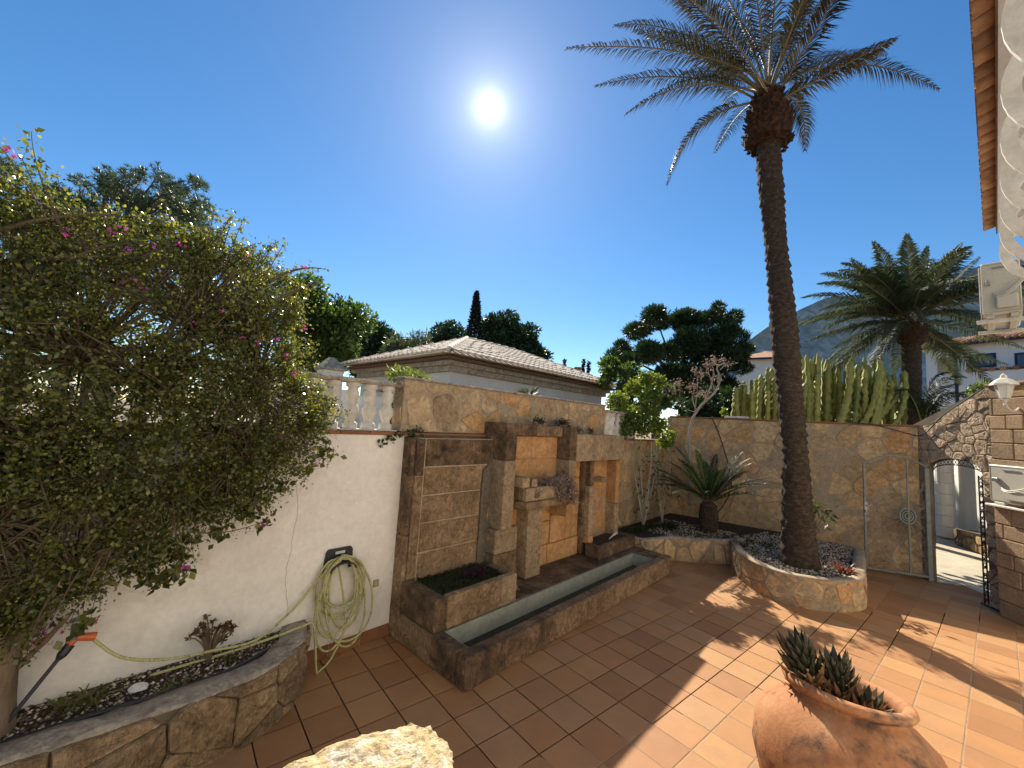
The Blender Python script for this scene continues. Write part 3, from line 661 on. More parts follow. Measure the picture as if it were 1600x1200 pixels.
# lower ochre wall
blk(1.52, 2.3, .99, 1.06, .27, .54, 'ochre'); blk(1.345, 2.05, 1.0, 1.06, .54, 1.1, 'ochre'); blk(1.345, 2.5, 1.0, 1.06, 1.10, 1.44, 'ochre')
blk(2.3, 3.06, .985, 1.06, .27, .54, 'ochre'); blk(2.05, 3.06, 1.0, 1.06, .54, .86, 'ochre'); blk(2.05, 3.06, .998, 1.06, .86, 1.16, 'ochre')
blk(2.65, 3.06, 1.0, 1.06, 1.16, 1.42, 'ochre'); blk(2.65, 3.06, .998, 1.06, 1.42, 1.69, 'ochre'); blk(2.5, 2.65, 1.0, 1.06, 1.16, 1.30, 'ochre')
blk(2.33, 2.67, .965, 1.0, .55, .94, 'ochre', 'raised_panel')
# trough shelf on the central pillar
blk(1.63, 1.93, .80, 1.0, .27, 1.15, 'sandlight', 'central_pillar')
blk(1.44, 2.48, .68, 1.0, 1.15, 1.25, 'sand', 'trough_ledge'); blk(1.44, 2.47, .69, .76, 1.25, 1.42, 'sandlight', 'trough_side'); blk(1.44, 1.52, .76, 1.0, 1.25, 1.42, 'sand', 'trough_side'); blk(2.40, 2.47, .76, 1.0, 1.25, 1.42, 'sand', 'trough_side')
fbox(FO, 1.52, 2.40, .76, 1.0, 1.251, 1.39, 0).build('trough_soil', M['soil'], fo)
blk(1.36, 1.50, .69, 1.0, 1.42, 1.55, 'sandlight', 'bracket_block'); blk(1.55, 1.66, .70, .8, 1.42, 1.53, 'sandlight', 'bracket_block'); blk(2.31, 2.48, .70, 1.0, .96, 1.148, 'ochre', 'bracket_block')
# right niche
blk(3.06, 3.13, .93, 1.06, .27, 1.69, 'sanddark'); blk(3.13, 3.28, .85, 1.06, .54, 1.30, 'sandlight'); blk(3.13, 3.28, .85, 1.06, .27, .54, 'ochre'); blk(3.13, 3.25, .855, 1.06, 1.30, 1.69, 'sanddark')
blk(3.28, 3.62, 1.01, 1.06, .27, 1.0, 'ochre'); blk(3.28, 3.62, 1.012, 1.06, 1.0, 1.69, 'ochre'); blk(3.62, 3.96, 1.04, 1.06, .27, 1.05, 'ochre'); blk(3.62, 3.96, 1.038, 1.06, 1.05, 1.69, 'ochre')
blk(3.96, 4.09, .86, 1.2, .27, .95, 'sandlight'); blk(3.96, 4.09, .862, 1.2, .95, 1.69, 'ochre')
blk(3.5, 3.68, .86, 1.02, 1.33, 1.41, 'sandlight', 'niche_shelf')
# planter boxes on the fountain
lb = blk(.0, .14, .46, 1.03, .272, .57, 'sanddark', 'planter_box', .012, .006)
blk(.14, .85, .46, .55, .272, .57, 'sand', 'planter_box', .012); blk(.85, 1.1, .46, .55, .272, .57, 'sandlight', 'planter_box', .012); blk(1.0, 1.1, .55, .86, .272, .57, 'sand', 'planter_box')
fbox(FO, .14, 1.0, .55, 1.03, .272, .535, 0).build('planter_soil', M['soil'], fo)
blk(3.05, 4.2, .60, .67, .27, .47, 'sanddark', 'planter_box'); blk(3.05, 3.13, .67, .85, .27, .47, 'sanddark', 'planter_box'); blk(4.1, 4.2, .67, 1.0, .27, .47, 'sanddark', 'planter_box')
fbox(FO, 3.13, 4.1, .67, 1.0, .272, .44, 0).build('planter_soil', M['soil'], fo)

# ================================================================== back wall, arch, pillar
bw = empty('back_wall', BW.W(-2, 0, 0), 'tall crazy paved stone back wall behind the palm trunk', 'wall')
fbox(BW, KB-.1, -.08, .006, .26, -.05, 2.56, 0).build('wall_core', M['mortar'], bw)
f3 = lambda u, v, w: BW.W(u, .006-w, v)
stones(bw, [(KB, 0), (-.085, 0), (-.085, 2.55), (KB, 2.55)], f3, .42, 31, M['crazy'], gap=.014, depth=.007, ch=.008, rounding=.12, bare=.05)
a = KB-.05
while a < -.3: fbox(BW, a, a+.327, -.025, .285, 2.562, 2.592, .005).build('capping_tile', M['skirt'], bw); a += .33
aw = empty('arch_wall', AW.W(.5, 0, 0), 'rough stone gate wall with a low arch and sloping top', 'gateway')
OPW, SPR, PKZ = .93, 1.86, 2.06
def arch_z(s):
    t = (s-OPW/2)/(OPW/2); return SPR+(PKZ-SPR)*math.sqrt(max(0., 1-t*t)) if abs(t) < 1 else SPR
def top_z(s): return 2.60+max(0., (s-.0))*.53
N_ = 20; ss = np.linspace(-.30, 1.10, 57)
core = MB(); TH_ = .06
fr = lambda s, z, w: AW.W(s, w, z)        # AW.n points away or to the yard; checked below
YS = 1. if (AW.n@(-H)) > 0 else -1.       # sign of the yard side
prof = [(-.30, -.05), (0., -.05), (0., SPR)]+[(s, arch_z(s)) for s in np.linspace(.02, OPW-.02, 18)]+[(OPW, SPR), (OPW, -.05), (1.10, -.05), (1.10, top_z(1.10)), (-.30, top_z(-.3))]
m = len(prof)
core.add([AW.W(s, -YS*.004, z) for s, z in prof]+[AW.W(s, -YS*TH_, z) for s, z in prof], [(i, (i+1) % m, m+(i+1) % m, m+i) for i in range(m)])
for off in (0, m):
    bm_f = []
    core.f.append(tuple(off+i for i in (0, 1, 2, m-1)))
    core.f.append(tuple(off+i for i in [2]+list(range(3, 3+18))+[21, m-2, m-1]))
    core.f.append(tuple(off+i for i in (21, 22, 23, 24)))
core.build('wall_core', M['mortardark'], aw)
f3 = lambda u, v, w: AW.W(u, YS*(w-.004), v)
def in_open(u, v): return 0. < u < OPW and v < arch_z(u)
def push(u, v):
    if not in_open(u, v): return (u, v)
    if v < SPR: return (0., v) if u < OPW/2 else (OPW, v)
    return (u, arch_z(u))
poly = [(-.29, 0.), (1.09, 0.), (1.09, top_z(1.09)-.02), (0., top_z(0)-.02), (-.29, top_z(-.29)-.02)]
stones(aw, poly, f3, .19, 41, M['rubble'], gap=.005, depth=.022, ch=.012, skip=in_open, push=push, rounding=.1, rgh=.005)
# second iron strip on the free jamb
js = empty('jamb_grille', AW.W(OPW-.02, 0, 0), 'narrow black wrought iron filigree strip on the arch jamb', 'grille')
mb = MB()
for l in (.005, .055): mb.tube([AW.W(OPW-.02, YS*l, .02), AW.W(OPW-.02, YS*l, 1.84)], .009, 6)
for i in range(16): mb.tube([AW.W(OPW-.02, YS*.005, .04+i*.115), AW.W(OPW-.02, YS*.055, .04+(i+.6)*.115)], .006, 5); mb.tube([AW.W(OPW-.02, YS*.055, .04+i*.115), AW.W(OPW-.02, YS*.005, .04+(i+.6)*.115)], .006, 5)
mb.build('iron_frame', M['blackiron'], js)
for i in range(12): MB().tube([AW.W(OPW-.02, YS*(.03+.018*math.cos(t)), .12+i*.145+.04*math.sin(t)) for t in np.linspace(0, 5.2, 10)], .006, 5).build('iron_scroll', M['blackiron'], js)
# arch head filigree
hd_ = MB(); q1 = []; q2 = []
for s in np.linspace(.01, OPW-.01, 15): q1.append(AW.W(s, -YS*.05, arch_z(s)-.01)); q2.append(AW.W(s, -YS*.05, arch_z(s)-.07-.03*math.sin(math.pi*s/OPW)))
hd_.tube(q1, .008, 5); hd_.tube(q2, .008, 5)
for i in range(14): hd_.tube([q1[i], q2[i+1]], .005, 4); hd_.tube([q2[i], q1[i+1]], .005, 4)
hd_.build('arch_filigree', M['blackiron'], js)
# pillar
PC = V3(6.79, 5.69, 0); PW = Fr(PC, AH)
pi_ = empty('gate_pillar', PC, 'square tan stone block pillar right of the garden arch', 'pillar')
PB = lambda a0, a1, z0, z1, n0, n1, mm='brick', nm='stone_block', ch=.01: fbox(PW, a0, a1, YS*n0, YS*n1, z0, z1, ch).build(nm, M[mm], pi_)
PB(.012, .98, 0., 3.12, -.50, -.012, 'mortardark', 'pillar_core', 0)
qr = random.Random(12); z = 0.; row = 0
while z < 3.08:
    hgt = qr.choice((.19, .22, .24)); hgt = min(hgt, 3.12-z)
    if z < 1.46 < z+hgt+.05: hgt = 1.46-z
    a = 0. - (qr.uniform(0, .2) if row % 2 else 0)
    while a < .98:
        l = qr.choice((.22, .3, .4, .5)); a0 = max(a, 0.); a1 = min(a+l, .985)
        if a1-a0 > .05: PB(a0+.004, a1-.004, z+.004, z+hgt-.004, -.03, qr.uniform(.0, .008), 'brick')
        a += l
    z += hgt; row += 1
PB(-.02, 1.0, 3.122, 3.16, -.52, .03, 'brick', 'cap_slab'); PB(-.02, 1.0, 1.462, 1.492, -.03, .09, 'whitepaint', 'ledge_slab', .006)

# ================================================================== iron gate leaf, open against the back wall
GL = V3(6.36, 7.27, 0); gdir = (H-GL); gl = np.linalg.norm(gdir[:2]); GF = Fr(GL, math.degrees(math.atan2(gdir[0], gdir[1])))
gate = empty('iron_gate', H, 'arched grey iron gate leaf with a sunburst, swung open against the stone wall', 'gate')
GZ0, GZ1, GPK = .05, 1.86, 2.03
def gz(a): t = (a-gl/2)/(gl/2); return GZ1+(GPK-GZ1)*(1-t*t)
fb = lambda a0, a1, z0, z1, nm='frame_bar': fbox(GF, a0, a1, -.02, .02, z0, z1, .004).build(nm, M['iron'], gate)
fb(0, .035, GZ0, GZ1); fb(gl-.06, gl, GZ0-.05, GZ1, 'hinge_post'); fb(.035, gl-.06, GZ0, GZ0+.035)
MB().tube([GF.W(a, 0, gz(a)) for a in np.linspace(.01, gl-.02, 15)], .017, 6).build('frame_arch', M['iron'], gate)
fbox(GF, .60, .625, -.012, .012, GZ0+.03, gz(.61), .003).build('upright_bar', M['iron'], gate)
sc_ = GF.W(.60, 0, 1.02); em = empty
med = MB()
for rr, w_ in ((.125, .014), (.085, .012), (.045, .014)):
    med.tube([sc_+GF.a*rr*math.cos(t)*.85+V3(0, 0, rr*math.sin(t)) for t in np.linspace(0, 2*math.pi, 25)], w_, 6, False)
disc = [sc_+GF.a*.12*math.cos(t)*.85+V3(0, 0, .12*math.sin(t)) for t in np.linspace(0, 2*math.pi, 24, endpoint=False)]
med.build('sun_medallion', M['iron'], gate); MB().prism(disc, GF.n*.006).build('medallion_disc', M['blackiron'], gate)
for k in range(20):
    t = 2*math.pi*k/20; e = GF.a*math.cos(t)+V3(0, 0, math.sin(t)); L_ = (.26, .19)[k % 2]
    MB().tube([sc_+e*.12, sc_+e*L_], [.006, .004], 5).build('sun_ray', M['iron'], gate)
for (a, z) in ((.04, 1.55), (.2, gz(.2)-.02), (.04, .62), (.84, 1.62), (.84, .2), (.82, 1.2), (.40, gz(.4)-.02), (.04, 1.2), (.3, .1), (.82, .8)):
    P = GF.W(a, 0, z); MB().tube([sc_+(P-sc_)*.17, P], .005, 5).build('long_ray', M['iron'], gate)
    c_ = sc_+(P-sc_)*.72; MB().tube([c_+GF.a*.035*math.cos(t)+V3(0, 0, .035*math.sin(t)) for t in np.linspace(0, 5.3, 9)], .005, 5).build('scroll', M['iron'], gate)
fbox(GF, -.005, .05, -.035, -.02, .98, 1.20, .004).build('lock_plate', M['metal'], gate)
MB().tube([GF.W(.025, -.03, 1.13), GF.W(.025, -.07, 1.13), GF.W(.10, -.075, 1.13)], .009, 6).build('handle', M['metal'], gate)
MB().lathe(GF.W(.022, -.035, 1.03)-V3(0, 0, .02), [(.001, 0), (.02, .0), (.024, .02), (.02, .04), (.001, .04)], 10).build('lock_cylinder', M['metal'], gate)
# ================================================================== outside the gate
op = [AW.W(-1.2, -YS*.02, 0), AW.W(2.5, -YS*.02, 0), AW.W(2.5, -YS*9, 0), AW.W(-6, -YS*9, 0), AW.W(-6, -YS*.5, 0)]
sheet('street', [(p[0], p[1]) for p in op], -.03, M['street'])
sheet('threshold', [tuple(AW.W(a, n, 0)[:2]) for a, n in ((0, YS*.0), (OPW, YS*.0), (OPW, -YS*.42), (0, -YS*.42))], -.004, M['skirt'])
OW = AH                                                   # wall across the lane, roughly square to the view
of = g(1460, 842); ow = Fr((12.05, 11.67), 205.)
lw = empty('lane_wall', ow.W(1, 0, 0), 'plain white wall across the lane seen through the arch', 'wall')
fbox(ow, -5, 6, .0, .25, -.05, 2.6, 0).build('wall_face', M['white'], lw)
pc = V3(11.2, 10.42, 0)
cl = empty('lane_column', pc, 'round white tiled column standing beyond the arch', 'column')
for i in range(9): MB().lathe(pc, [(.0, i*.27+.003), (.175, i*.27+.003), (.18, i*.27+.012), (.18, i*.27+.258), (.175, i*.27+.267), (.0, i*.27+.267)], 16).build('column_drum', M['white'], cl)
lk = empty('lane_kerb_wall', ow.W(3, -.3, 0), 'low rough stone planter wall at the foot of the white lane wall', 'wall')
fbox(ow, 2.2, 6, -.38, -.02, -.03, .34, 0).build('wall_core', M['mortardark'], lk)
stones(lk, [(2.2, 0), (5, 0), (5, .34), (2.2, .34)], lambda u, v, w: ow.W(u, -.38-w, v), .3, 51, M['planterstone'], depth=.025)
# ================================================================== planters
def smooth_line(pts, n):
    pts = [np.asarray(p, float) for p in pts]; P = [2*pts[0]-pts[1]]+pts+[2*pts[-1]-pts[-2]]; o = []
    for i in range(1, len(P)-2):
        for t in np.linspace(0, 1, n, endpoint=False):
            a, b, c, d = P[i-1:i+3]; o.append(.5*(2*b+(c-a)*t+(2*a-5*b+4*c-d)*t*t+(3*b-a-3*c+d)*t**3))
    return o+[pts[-1]]
class Line2:
    def __init__(s, pts):
        s.p = [np.array([q[0], q[1]]) for q in pts]; s.s = [0.]
        for i in range(1, len(s.p)): s.s.append(s.s[-1]+np.linalg.norm(s.p[i]-s.p[i-1]))
    def at(s, u):
        u = min(max(u, 0), s.s[-1]-1e-6); i = max(k for k in range(len(s.s)) if s.s[k] <= u); i = min(i, len(s.p)-2)
        t = (u-s.s[i])/(s.s[i+1]-s.s[i]+1e-9); P = s.p[i]*(1-t)+s.p[i+1]*t
        tg = s.p[min(i+2, len(s.p)-1)]-s.p[max(i-1, 0)]; tg = tg/np.linalg.norm(tg); return P, np.array([tg[1], -tg[0]])
def planter(name, label, line, hgt, thick, size, seed, mt, inner, zsoil, rimmat, flip=1., depth=.03, gap=.014, core='mortar', ch=.02, rimamp=.0, hend=None, rnd_=.14, rgh=0.):
    L = Line2(line); n = len(L.p); o = empty(name, (L.p[n//2][0], L.p[n//2][1], 0), label, 'planter')
    hz = lambda u: hgt if hend is None else hgt+(hend-hgt)*(u/L.s[-1])
    core_ = MB(); vs = []; us = np.linspace(0, L.s[-1], max(12, int(L.s[-1]/.08)))
    for u in us:
        P, N = L.at(u); N = N*flip
        for (off, z) in ((0, -.02), (0, hz(u)-.02), (-thick, hz(u)-.02), (-thick, -.02)): vs.append((*(P+N*off), z))
    m = len(us); core_.add(vs, [(4*i+k, 4*i+(k+1) % 4, 4*i+4+(k+1) % 4, 4*i+4+k) for i in range(m-1) for k in range(4)]+[(0, 1, 2, 3), tuple(4*(m-1)+k for k in (3, 2, 1, 0))])
    core_.build('planter_core', M[core], o)
    def f3(u, v, w): P, N = L.at(u); q = P+N*flip*w; return V3(q[0], q[1], v*hz(u)/hgt)
    stones(o, [(0.005, .0), (L.s[-1]-.005, .0), (L.s[-1]-.005, hgt-.016), (.005, hgt-.016)], f3, size, seed, mt, gap=gap, depth=depth, ch=ch, asp=1.15, rounding=rnd_, rgh=rgh)
    vs = []; qn = random.Random(seed)
    for u in us:
        P, N = L.at(u); N = N*flip
        j = [qn.uniform(-1, 1)*rimamp for _ in range(6)]
        for (off, z) in ((.004+j[0]*.5, -.022), (.006+j[1]*.6, -.006+j[2]*.5), (-.02, j[3]*.6), (-thick*.6, .004+j[4]), (-thick-.01+j[5], -.01), (-thick-.01, -.06)): vs.append((*(P+N*off), hz(u)+z))
    MB().add(vs, [(6*i+k, 6*i+k+1, 6*i+7+k, 6*i+6+k) for i in range(m-1) for k in range(5)]+[tuple(range(6)), tuple(6*(m-1)+k for k in range(5, -1, -1))]).build('planter_rim', rimmat, o, True)
    if inner: MB().add([(p[0], p[1], zsoil) for p in inner], [tuple(range(len(inner)))]).build('soil', M['soil'], o)
    return o
def FW2(a, n): p = FO.W(a, n, 0); return (p[0], p[1])
# left planter
l1 = smooth_line([FW2(a, n) for a, n in ((-.84, 1.19), (-.88, 1.05), (-.99, .83), (-1.2, .66), (-1.45, .59), (-1.75, .57), (-2.1, .58), (-2.6, .62), (-3.2, .6), (-4.2, .6))], 6)
inL = [FW2(-4.2, WN+.02)]+[FW2(-.86, WN+.02)]+[tuple(np.array(p)) for p in l1[3:]]
pl1 = planter('raised_planter', 'rough stone raised planter with black cracks under the bougainvillea', l1, .40, .17, .30, 61, M['planterstone'], inL, .36, M['rim'], flip=-1., depth=.03, gap=.005, core='mortardark', ch=.010, rimamp=.02, hend=.46, rnd_=.05, rgh=.014)
# right planter round the palm
cR = [(3.96, 7.2), (3.74, 6.6), (3.70, 6.05), (3.86, 5.66), (4.25, 5.49), (4.6, 5.51), (4.90, 5.62)]
l2 = smooth_line(cR, 6)+[np.array(p) for p in ((4.99, 5.70), (5.2, 5.95), (5.5, 6.3), (5.9, 6.75), (6.2, 7.1))]
inR = [tuple(p) for p in l2]+[(6.25, 7.6), (5.2, 8.2), (4.2, 7.6)]
pl2 = planter('palm_planter', 'curved stone faced planter at the foot of the tall palm', l2, .40, .13, .26, 71, M['crazy'], inR, .345, M['mortar'], flip=1., depth=.008, gap=.014, core='mortar', ch=.012)
# far planter by the fountain
cF = [FW2(4.26, .80), FW2(4.30, .45), (2.99, 7.22), (3.30, 7.18), (3.62, 7.17), (3.95, 7.20), (4.3, 7.35)]
inF = [FW2(4.2, WN), tuple(K[:2]), tuple(BW.W(-1.5, 0, 0)[:2]), (4.6, 7.9), (4.3, 7.4)]+[tuple(map(float, p)) for p in cF[::-1]]
pl3 = planter('corner_planter', 'low stone planter in the shaded corner holding the cycad', [np.array(p) for p in cF], .40, .13, .28, 81, M['crazy'], inF, .355, M['rim'], flip=1., depth=.012, gap=.018, core='mortargrey', ch=.012)
def gravel(parent, poly, n, z, s0, s1, mt, seed, name='gravel'):
    p = fill_points(poly, n, seed); P = np.concatenate([p, np.full((n, 1), z)], 1); P[:, 2] += rng.uniform(-.003, .008, n)
    v, f = pebbles(P, rng.uniform(s0, s1, n)); tag(np_mesh(name, v, f, mt, parent), kind='stuff')
gravel(pl1, inL, 4200, .362, .005, .014, M['gravelL'], 1)
gravel(pl2, inR, 5200, .35, .008, .02, M['gravel'], 2)
gravel(pl3, [FW2(4.9, .9), FW2(6.4, 1.0), (4.5, 7.9), (4.2, 7.4), (3.4, 7.3)], 1800, .36, .008, .018, M['gravelL'], 3)
# ================================================================== the house on the right
hs_ = empty('house', HP(4, HW, 0), 'white house on the right with a tiled eave', 'house')
MB().box(HP(-3, HW, -.05), HDv*(HEND+3), HR*7, V3(0, 0, 5.25), 0).build('wall', M['white'], hs_)
MB().box(HP(-9, .115, 5.36), HDv*(HEND+9-.12), HR*1.2, V3(0, 0, .10), 0).build('soffit', M['white'], hs_)
MB().box(HP(-9, HW-.12, 5.201), HDv*(HEND+9-.05), HR*.3, V3(0, 0, .16), 0).build('cornice', M['white'], hs_)
MB().box(HP(-9, .105, 5.33), HDv*(HEND+9-.1), HR*.012, V3(0, 0, .14), 0).build('fascia', M['wood'], hs_)
et = None
for i in range(46):                       # barrel tiles along the eave, seen from below
    d = HEND-.1-i*.195; r_ = .085
    mb = MB(); nn = 7; vs = []
    for (l, dz, k) in ((-.015, -.02, 1.), (.9, .22, .9)):
        for j in range(nn):
            t = math.pi*j/(nn-1); vs.append(HP(d+r_*k*math.cos(t), l, 5.46+dz+r_*k*math.sin(t)))
        for j in range(nn):
            t = math.pi*j/(nn-1); vs.append(HP(d+(r_-.014)*k*math.cos(t), l, 5.46+dz+(r_-.014)*k*math.sin(t)))
    fs = []
    for j in range(nn-1):
        fs += [(j, j+1, 2*nn+j+1, 2*nn+j), (nn+j, nn+j+1, 3*nn+j+1, 3*nn+j), (j, j+1, nn+j+1, nn+j), (2*nn+j, 2*nn+j+1, 3*nn+j+1, 3*nn+j)]
    mb.add(vs, fs).build('eave_tile', M['eavetile'], hs_, True)
    mb = MB(); vs = []                    # channel tile between
    for (l, dz, k) in ((-.005, -.02, 1.), (.9, .22, .9)):
        for j in range(nn):
            t = math.pi+math.pi*j/(nn-1); vs.append(HP(d-.0975+.075*math.cos(t), l, 5.475+dz+.06*math.sin(t)))
    mb.add(vs, [(j, j+1, nn+j+1, nn+j) for j in range(nn-1)]).build('eave_tile', M['eavetile'], hs_, True)
MB().prism([HP(-9, .1, 5.56), HP(-9, 4.2, 6.8), HP(-9, 7.2, 5.4)], HDv*(HEND+9)).build('roof', M['eavetile'], hs_)
# bellied window grille, bars one by one
wg = empty('window_grille', HP(2.4, HW, 3.2), 'white window grille of round curled bars on the house wall', 'grille')
for i in range(8):
    d = 3.3-i*.30; mb = MB(); vs = []; NR = 36
    for k in range(NR):
        t = 2*math.pi*k/NR
        for rr in (.165, .205):
            for dd in (-.007, .007): vs.append(HP(d+dd, .25+rr*math.cos(t), 3.27+rr*1.05*math.sin(t)))
    mb.add(vs, [(4*k+a, 4*k+b, 4*((k+1) % NR)+b, 4*((k+1) % NR)+a) for k in range(NR) for a, b in ((0, 1), (1, 3), (3, 2), (2, 0))]).build('ring_bar', M['whitepaint'], wg)
    for q in range(1):
        MB().box(HP(d+.05, .16+q*.07, 3.09+.02*q), HR*.022, HDv*.12, V3(0, 0, .35-.03*q), .003).build('slat', M['whitepaint'], wg)
for (l, z) in ((.30, 3.45), (.40, 3.27), (.30, 3.08)):
    MB().tube([HP(.9, l+.04, z), HP(3.35, l+.04, z)], .009, 6).build('grille_rail', M['whitepaint'], wg)
def ac_unit(name, label, P, X, Y, hgt, cable=True):
    """P near lower corner, X along the visible side, Y depth away"""
    P, X, Y = (np.asarray(q, float) for q in (P, X, Y)); o = empty(name, P, label, 'air conditioner'); Zv = V3(0, 0, 1)
    ex, ey = X/np.linalg.norm(X), Y/np.linalg.norm(Y); w = np.linalg.norm(X)
    MB().box(P, X, Y, Zv*hgt, .012).build('casing', M['acplastic'], o)
    MB().box(P-ex*.015+ey*.02+Zv*.03, ex*.014, Y*.9, Zv*(hgt-.06), .004).build('fan_side', M['whitepaint'], o)
    MB().box(P+X*.3+Zv*hgt*.86-ey*.004, X*.35, -ey*.006, Zv*.02, .002).build('grip_slot', M['iron'], o)
    MB().box(P+X*.36+Zv*hgt*.10-ey*.001, X*.55, -ey*.05, Zv*hgt*.24, .01).build('valve_cover', M['acplastic'], o)
    for (x0, z0, lx, lz) in ((.04, .04, .92, .006), (.04, .95, .92, .006), (.03, .04, .012, .91), (.955, .04, .012, .91)): MB().box(P+X*x0+Zv*hgt*z0-ey*.0005, X*lx, -ey*.002, Zv*max(hgt*lz, .004), 0).build('seam', M['mortargrey'], o)
    for k in (.06, .1):
        MB().tube(bez(P+X*.30+Zv*hgt*(.30+k)-ey*.02, P+X*.5+Zv*hgt*(.12+k)-ey*.07, P+X*1.05+Zv*hgt*(.5+k)-ey*.05, 10), .009, 6).build('pipe', M['acplastic'], o)
    MB().box(P+X*.12+Zv*hgt*.55-ey*.002, X*.12, -ey*.03, Zv*.05, .004).build('valve', M['metal'], o)
    MB().box(P+X*.1-Zv*.035, X*.2, Y, Zv*.034, .004).build('foot', M['acplastic'], o); MB().box(P+X*.7-Zv*.035, X*.2, Y, Zv*.034, .004).build('foot', M['acplastic'], o)
    return o
ac1 = ac_unit('air_conditioner', 'cream air conditioner unit hung on brackets high on the house wall', HP(6.3, -.045, 3.60), HR*.26, HDv*.75, .55)
for dd in (6.36, 6.96):
    b_ = MB().box(HP(dd, -.09, 3.53), HR*.64, HDv*.045, V3(0, 0, .034), .003); b_.box(HP(dd, HW-.035, 3.25), HR*.03, HDv*.045, V3(0, 0, .28), .003); b_.build('bracket', M['whitepaint'], ac1)
ac2 = ac_unit('air_conditioner', 'cream air conditioner unit standing on the ledge of the stone pillar', PW.W(.012, YS*.05, 1.53), PW.a*.62, -YS*PW.n*.27, .50)
# lantern on the pillar
lp = PW.W(.40, YS*.16, 2.86)
ln = empty('wall_lantern', lp, 'small white lantern fixed to the top of the stone pillar', 'lamp')
MB().lathe(lp+V3(0, 0, .06), [(.02, 0), (.05, .01), (.085, .17), (.09, .18)], 6, True).build('lamp_glass', M['lampglass'], ln)
MB().lathe(lp+V3(0, 0, .24), [(.001, 0), (.135, .0), (.13, .02), (.075, .075), (.035, .10), (.03, .13), (.012, .15), (.001, .17)], 6).build('lamp_roof', M['whitepaint'], ln)
MB().lathe(lp, [(.001, -.04), (.018, -.03), (.015, 0), (.03, .03), (.05, .05), (.02, .06)], 8).build('lamp_base', M['whitepaint'], ln)
for k in range(6):
    t = 2*math.pi*k/6; MB().tube([lp+V3(.05*math.cos(t), .05*math.sin(t), .065), lp+V3(.09*math.cos(t), .09*math.sin(t), .24)], .005, 4).build('lamp_bar', M['whitepaint'], ln)
MB().tube(bez(lp+V3(0, 0, -.02), lp+PW.n*-YS*.08+V3(0, 0, -.16), PW.W(.40, YS*.004, 2.80), 8), .012, 6).build('lamp_arm', M['whitepaint'], ln)

# ================================================================== cables
cb = MB().tube(smooth_line([BW.W(-1.0, -.04, 2.60), BW.W(-.62, -.045, 2.56), BW.W(-.26, -.05, 2.45), AW.W(-.02, YS*.06, 2.42), AW.W(.35, YS*.06, 2.72), AW.W(.8, YS*.07, 2.98), AW.W(1.06, YS*.08, 3.12)], 6), .009, 6).build('black_cable', M['blackplastic'])
tag(cb, 'black cable sagging along the wall top to the stone pillar', 'cable')
q = BW.loc(BW.W(0, 0, 0))
c0 = BW.onN(1113, 652, -.03)[0]; c1 = BW.onN(1130, 722, -.04)[0]
cb = MB().tube(smooth_line([BW.W(c0, .1, 2.60), BW.W(c0, -.03, 2.57), BW.W((c0+c1)/2, -.03, 2.3), BW.W(c1, -.04, 1.95), BW.W(c1+.12, -.06, 1.5), BW.W(c1+.16, -.08, 1.1), BW.W(c1+.02, -.12, .72), BW.W(c1-.2, -.18, .42)], 6), .011, 6).build('black_pipe', M['blackplastic'])
tag(cb, 'black irrigation pipe hanging down the back wall behind the cycad', 'pipe')
MB_ = fbox(BW, BW.onN(1133, 650, .1)[0], BW.onN(1170, 650, .1)[0], .0, .2, 2.593, 2.64, .01).build('wall_box', M['whitepaint']); tag(MB_, 'flat white box lying on top of the back wall', 'box')

# ================================================================== hose, holder, tap
hn = WN
def FH(x, y, n=WN-.06): q = FO.onN(x, y, n); return q[0], q[2]
ha, hz_ = FH(532, 880)
hr = empty('hose_holder', FO.W(ha, hn, hz_), 'dark plastic hose holder screwed to the plaster wall', 'holder')
plate = [(-.135, -.02), (-.12, .10), (-.10, .125), (.105, .125), (.125, .10), (.13, -.06), (.10, -.07), (.09, -.01), (-.09, -.01), (-.105, -.07), (-.13, -.10)]
MB().prism([FO.W(ha+a, hn-.005, hz_+z) for a, z in plate], -FO.n*.02).build('back_plate', M['blackplastic'], hr)
fbox(FO, ha-.04, ha+.05, hn-.03, hn-.0255, hz_+.075, hz_+.10, .004).build('handle_slot', M['whitepaint'], hr)
arc = [FO.W(ha+.12*math.cos(t), hn-.03, hz_-.04+.07*math.sin(t)) for t in np.linspace(.1, math.pi-.1, 9)]
mbh = MB(); vs = []
for P in arc: vs += [P, P-FO.n*.12, P-FO.n*.12+V3(0, 0, -.012), P+V3(0, 0, -.012)]
mbh.add(vs, [(4*i+a, 4*i+b, 4*i+4+b, 4*i+4+a) for i in range(8) for a, b in ((0, 1), (1, 2), (2, 3), (3, 0))]+[(0, 1, 2, 3), (32, 33, 34, 35)]).build('saddle', M['blackplastic'], hr)
qh = random.Random(4); path = []
loops = 9
for k in range(loops):
    w_ = .115+.10*qh.random(); hh = .20+.21*qh.random(); ca = ha+qh.uniform(-.05, .035); n_ = hn-.035-.09*qh.random(); tilt = qh.uniform(-.35, .2)
    topz = hz_+.045+.006*k*.6
    for t in np.linspace(0, 2*math.pi, 22, endpoint=False):
        a_ = math.sin(t)*w_*(1.0+.25*math.sin(t*.5)); z_ = (math.cos(t)-1)*hh
        path.append(FO.W(ca+a_+tilt*z_*.6, n_-.012*math.sin(t*2+k), max(topz+z_, .02)))
path = smooth_line(path, 2)
tapP = FO.W(*FH(118, 990, WN-.16)[:1], WN-.16, FH(118, 990, WN-.16)[1])
oc = tapP+FO.a*.06-V3(0, 0, .035)
def FHp(x, y, n): a, z = FH(x, y, n); return FO.W(a, n, z)
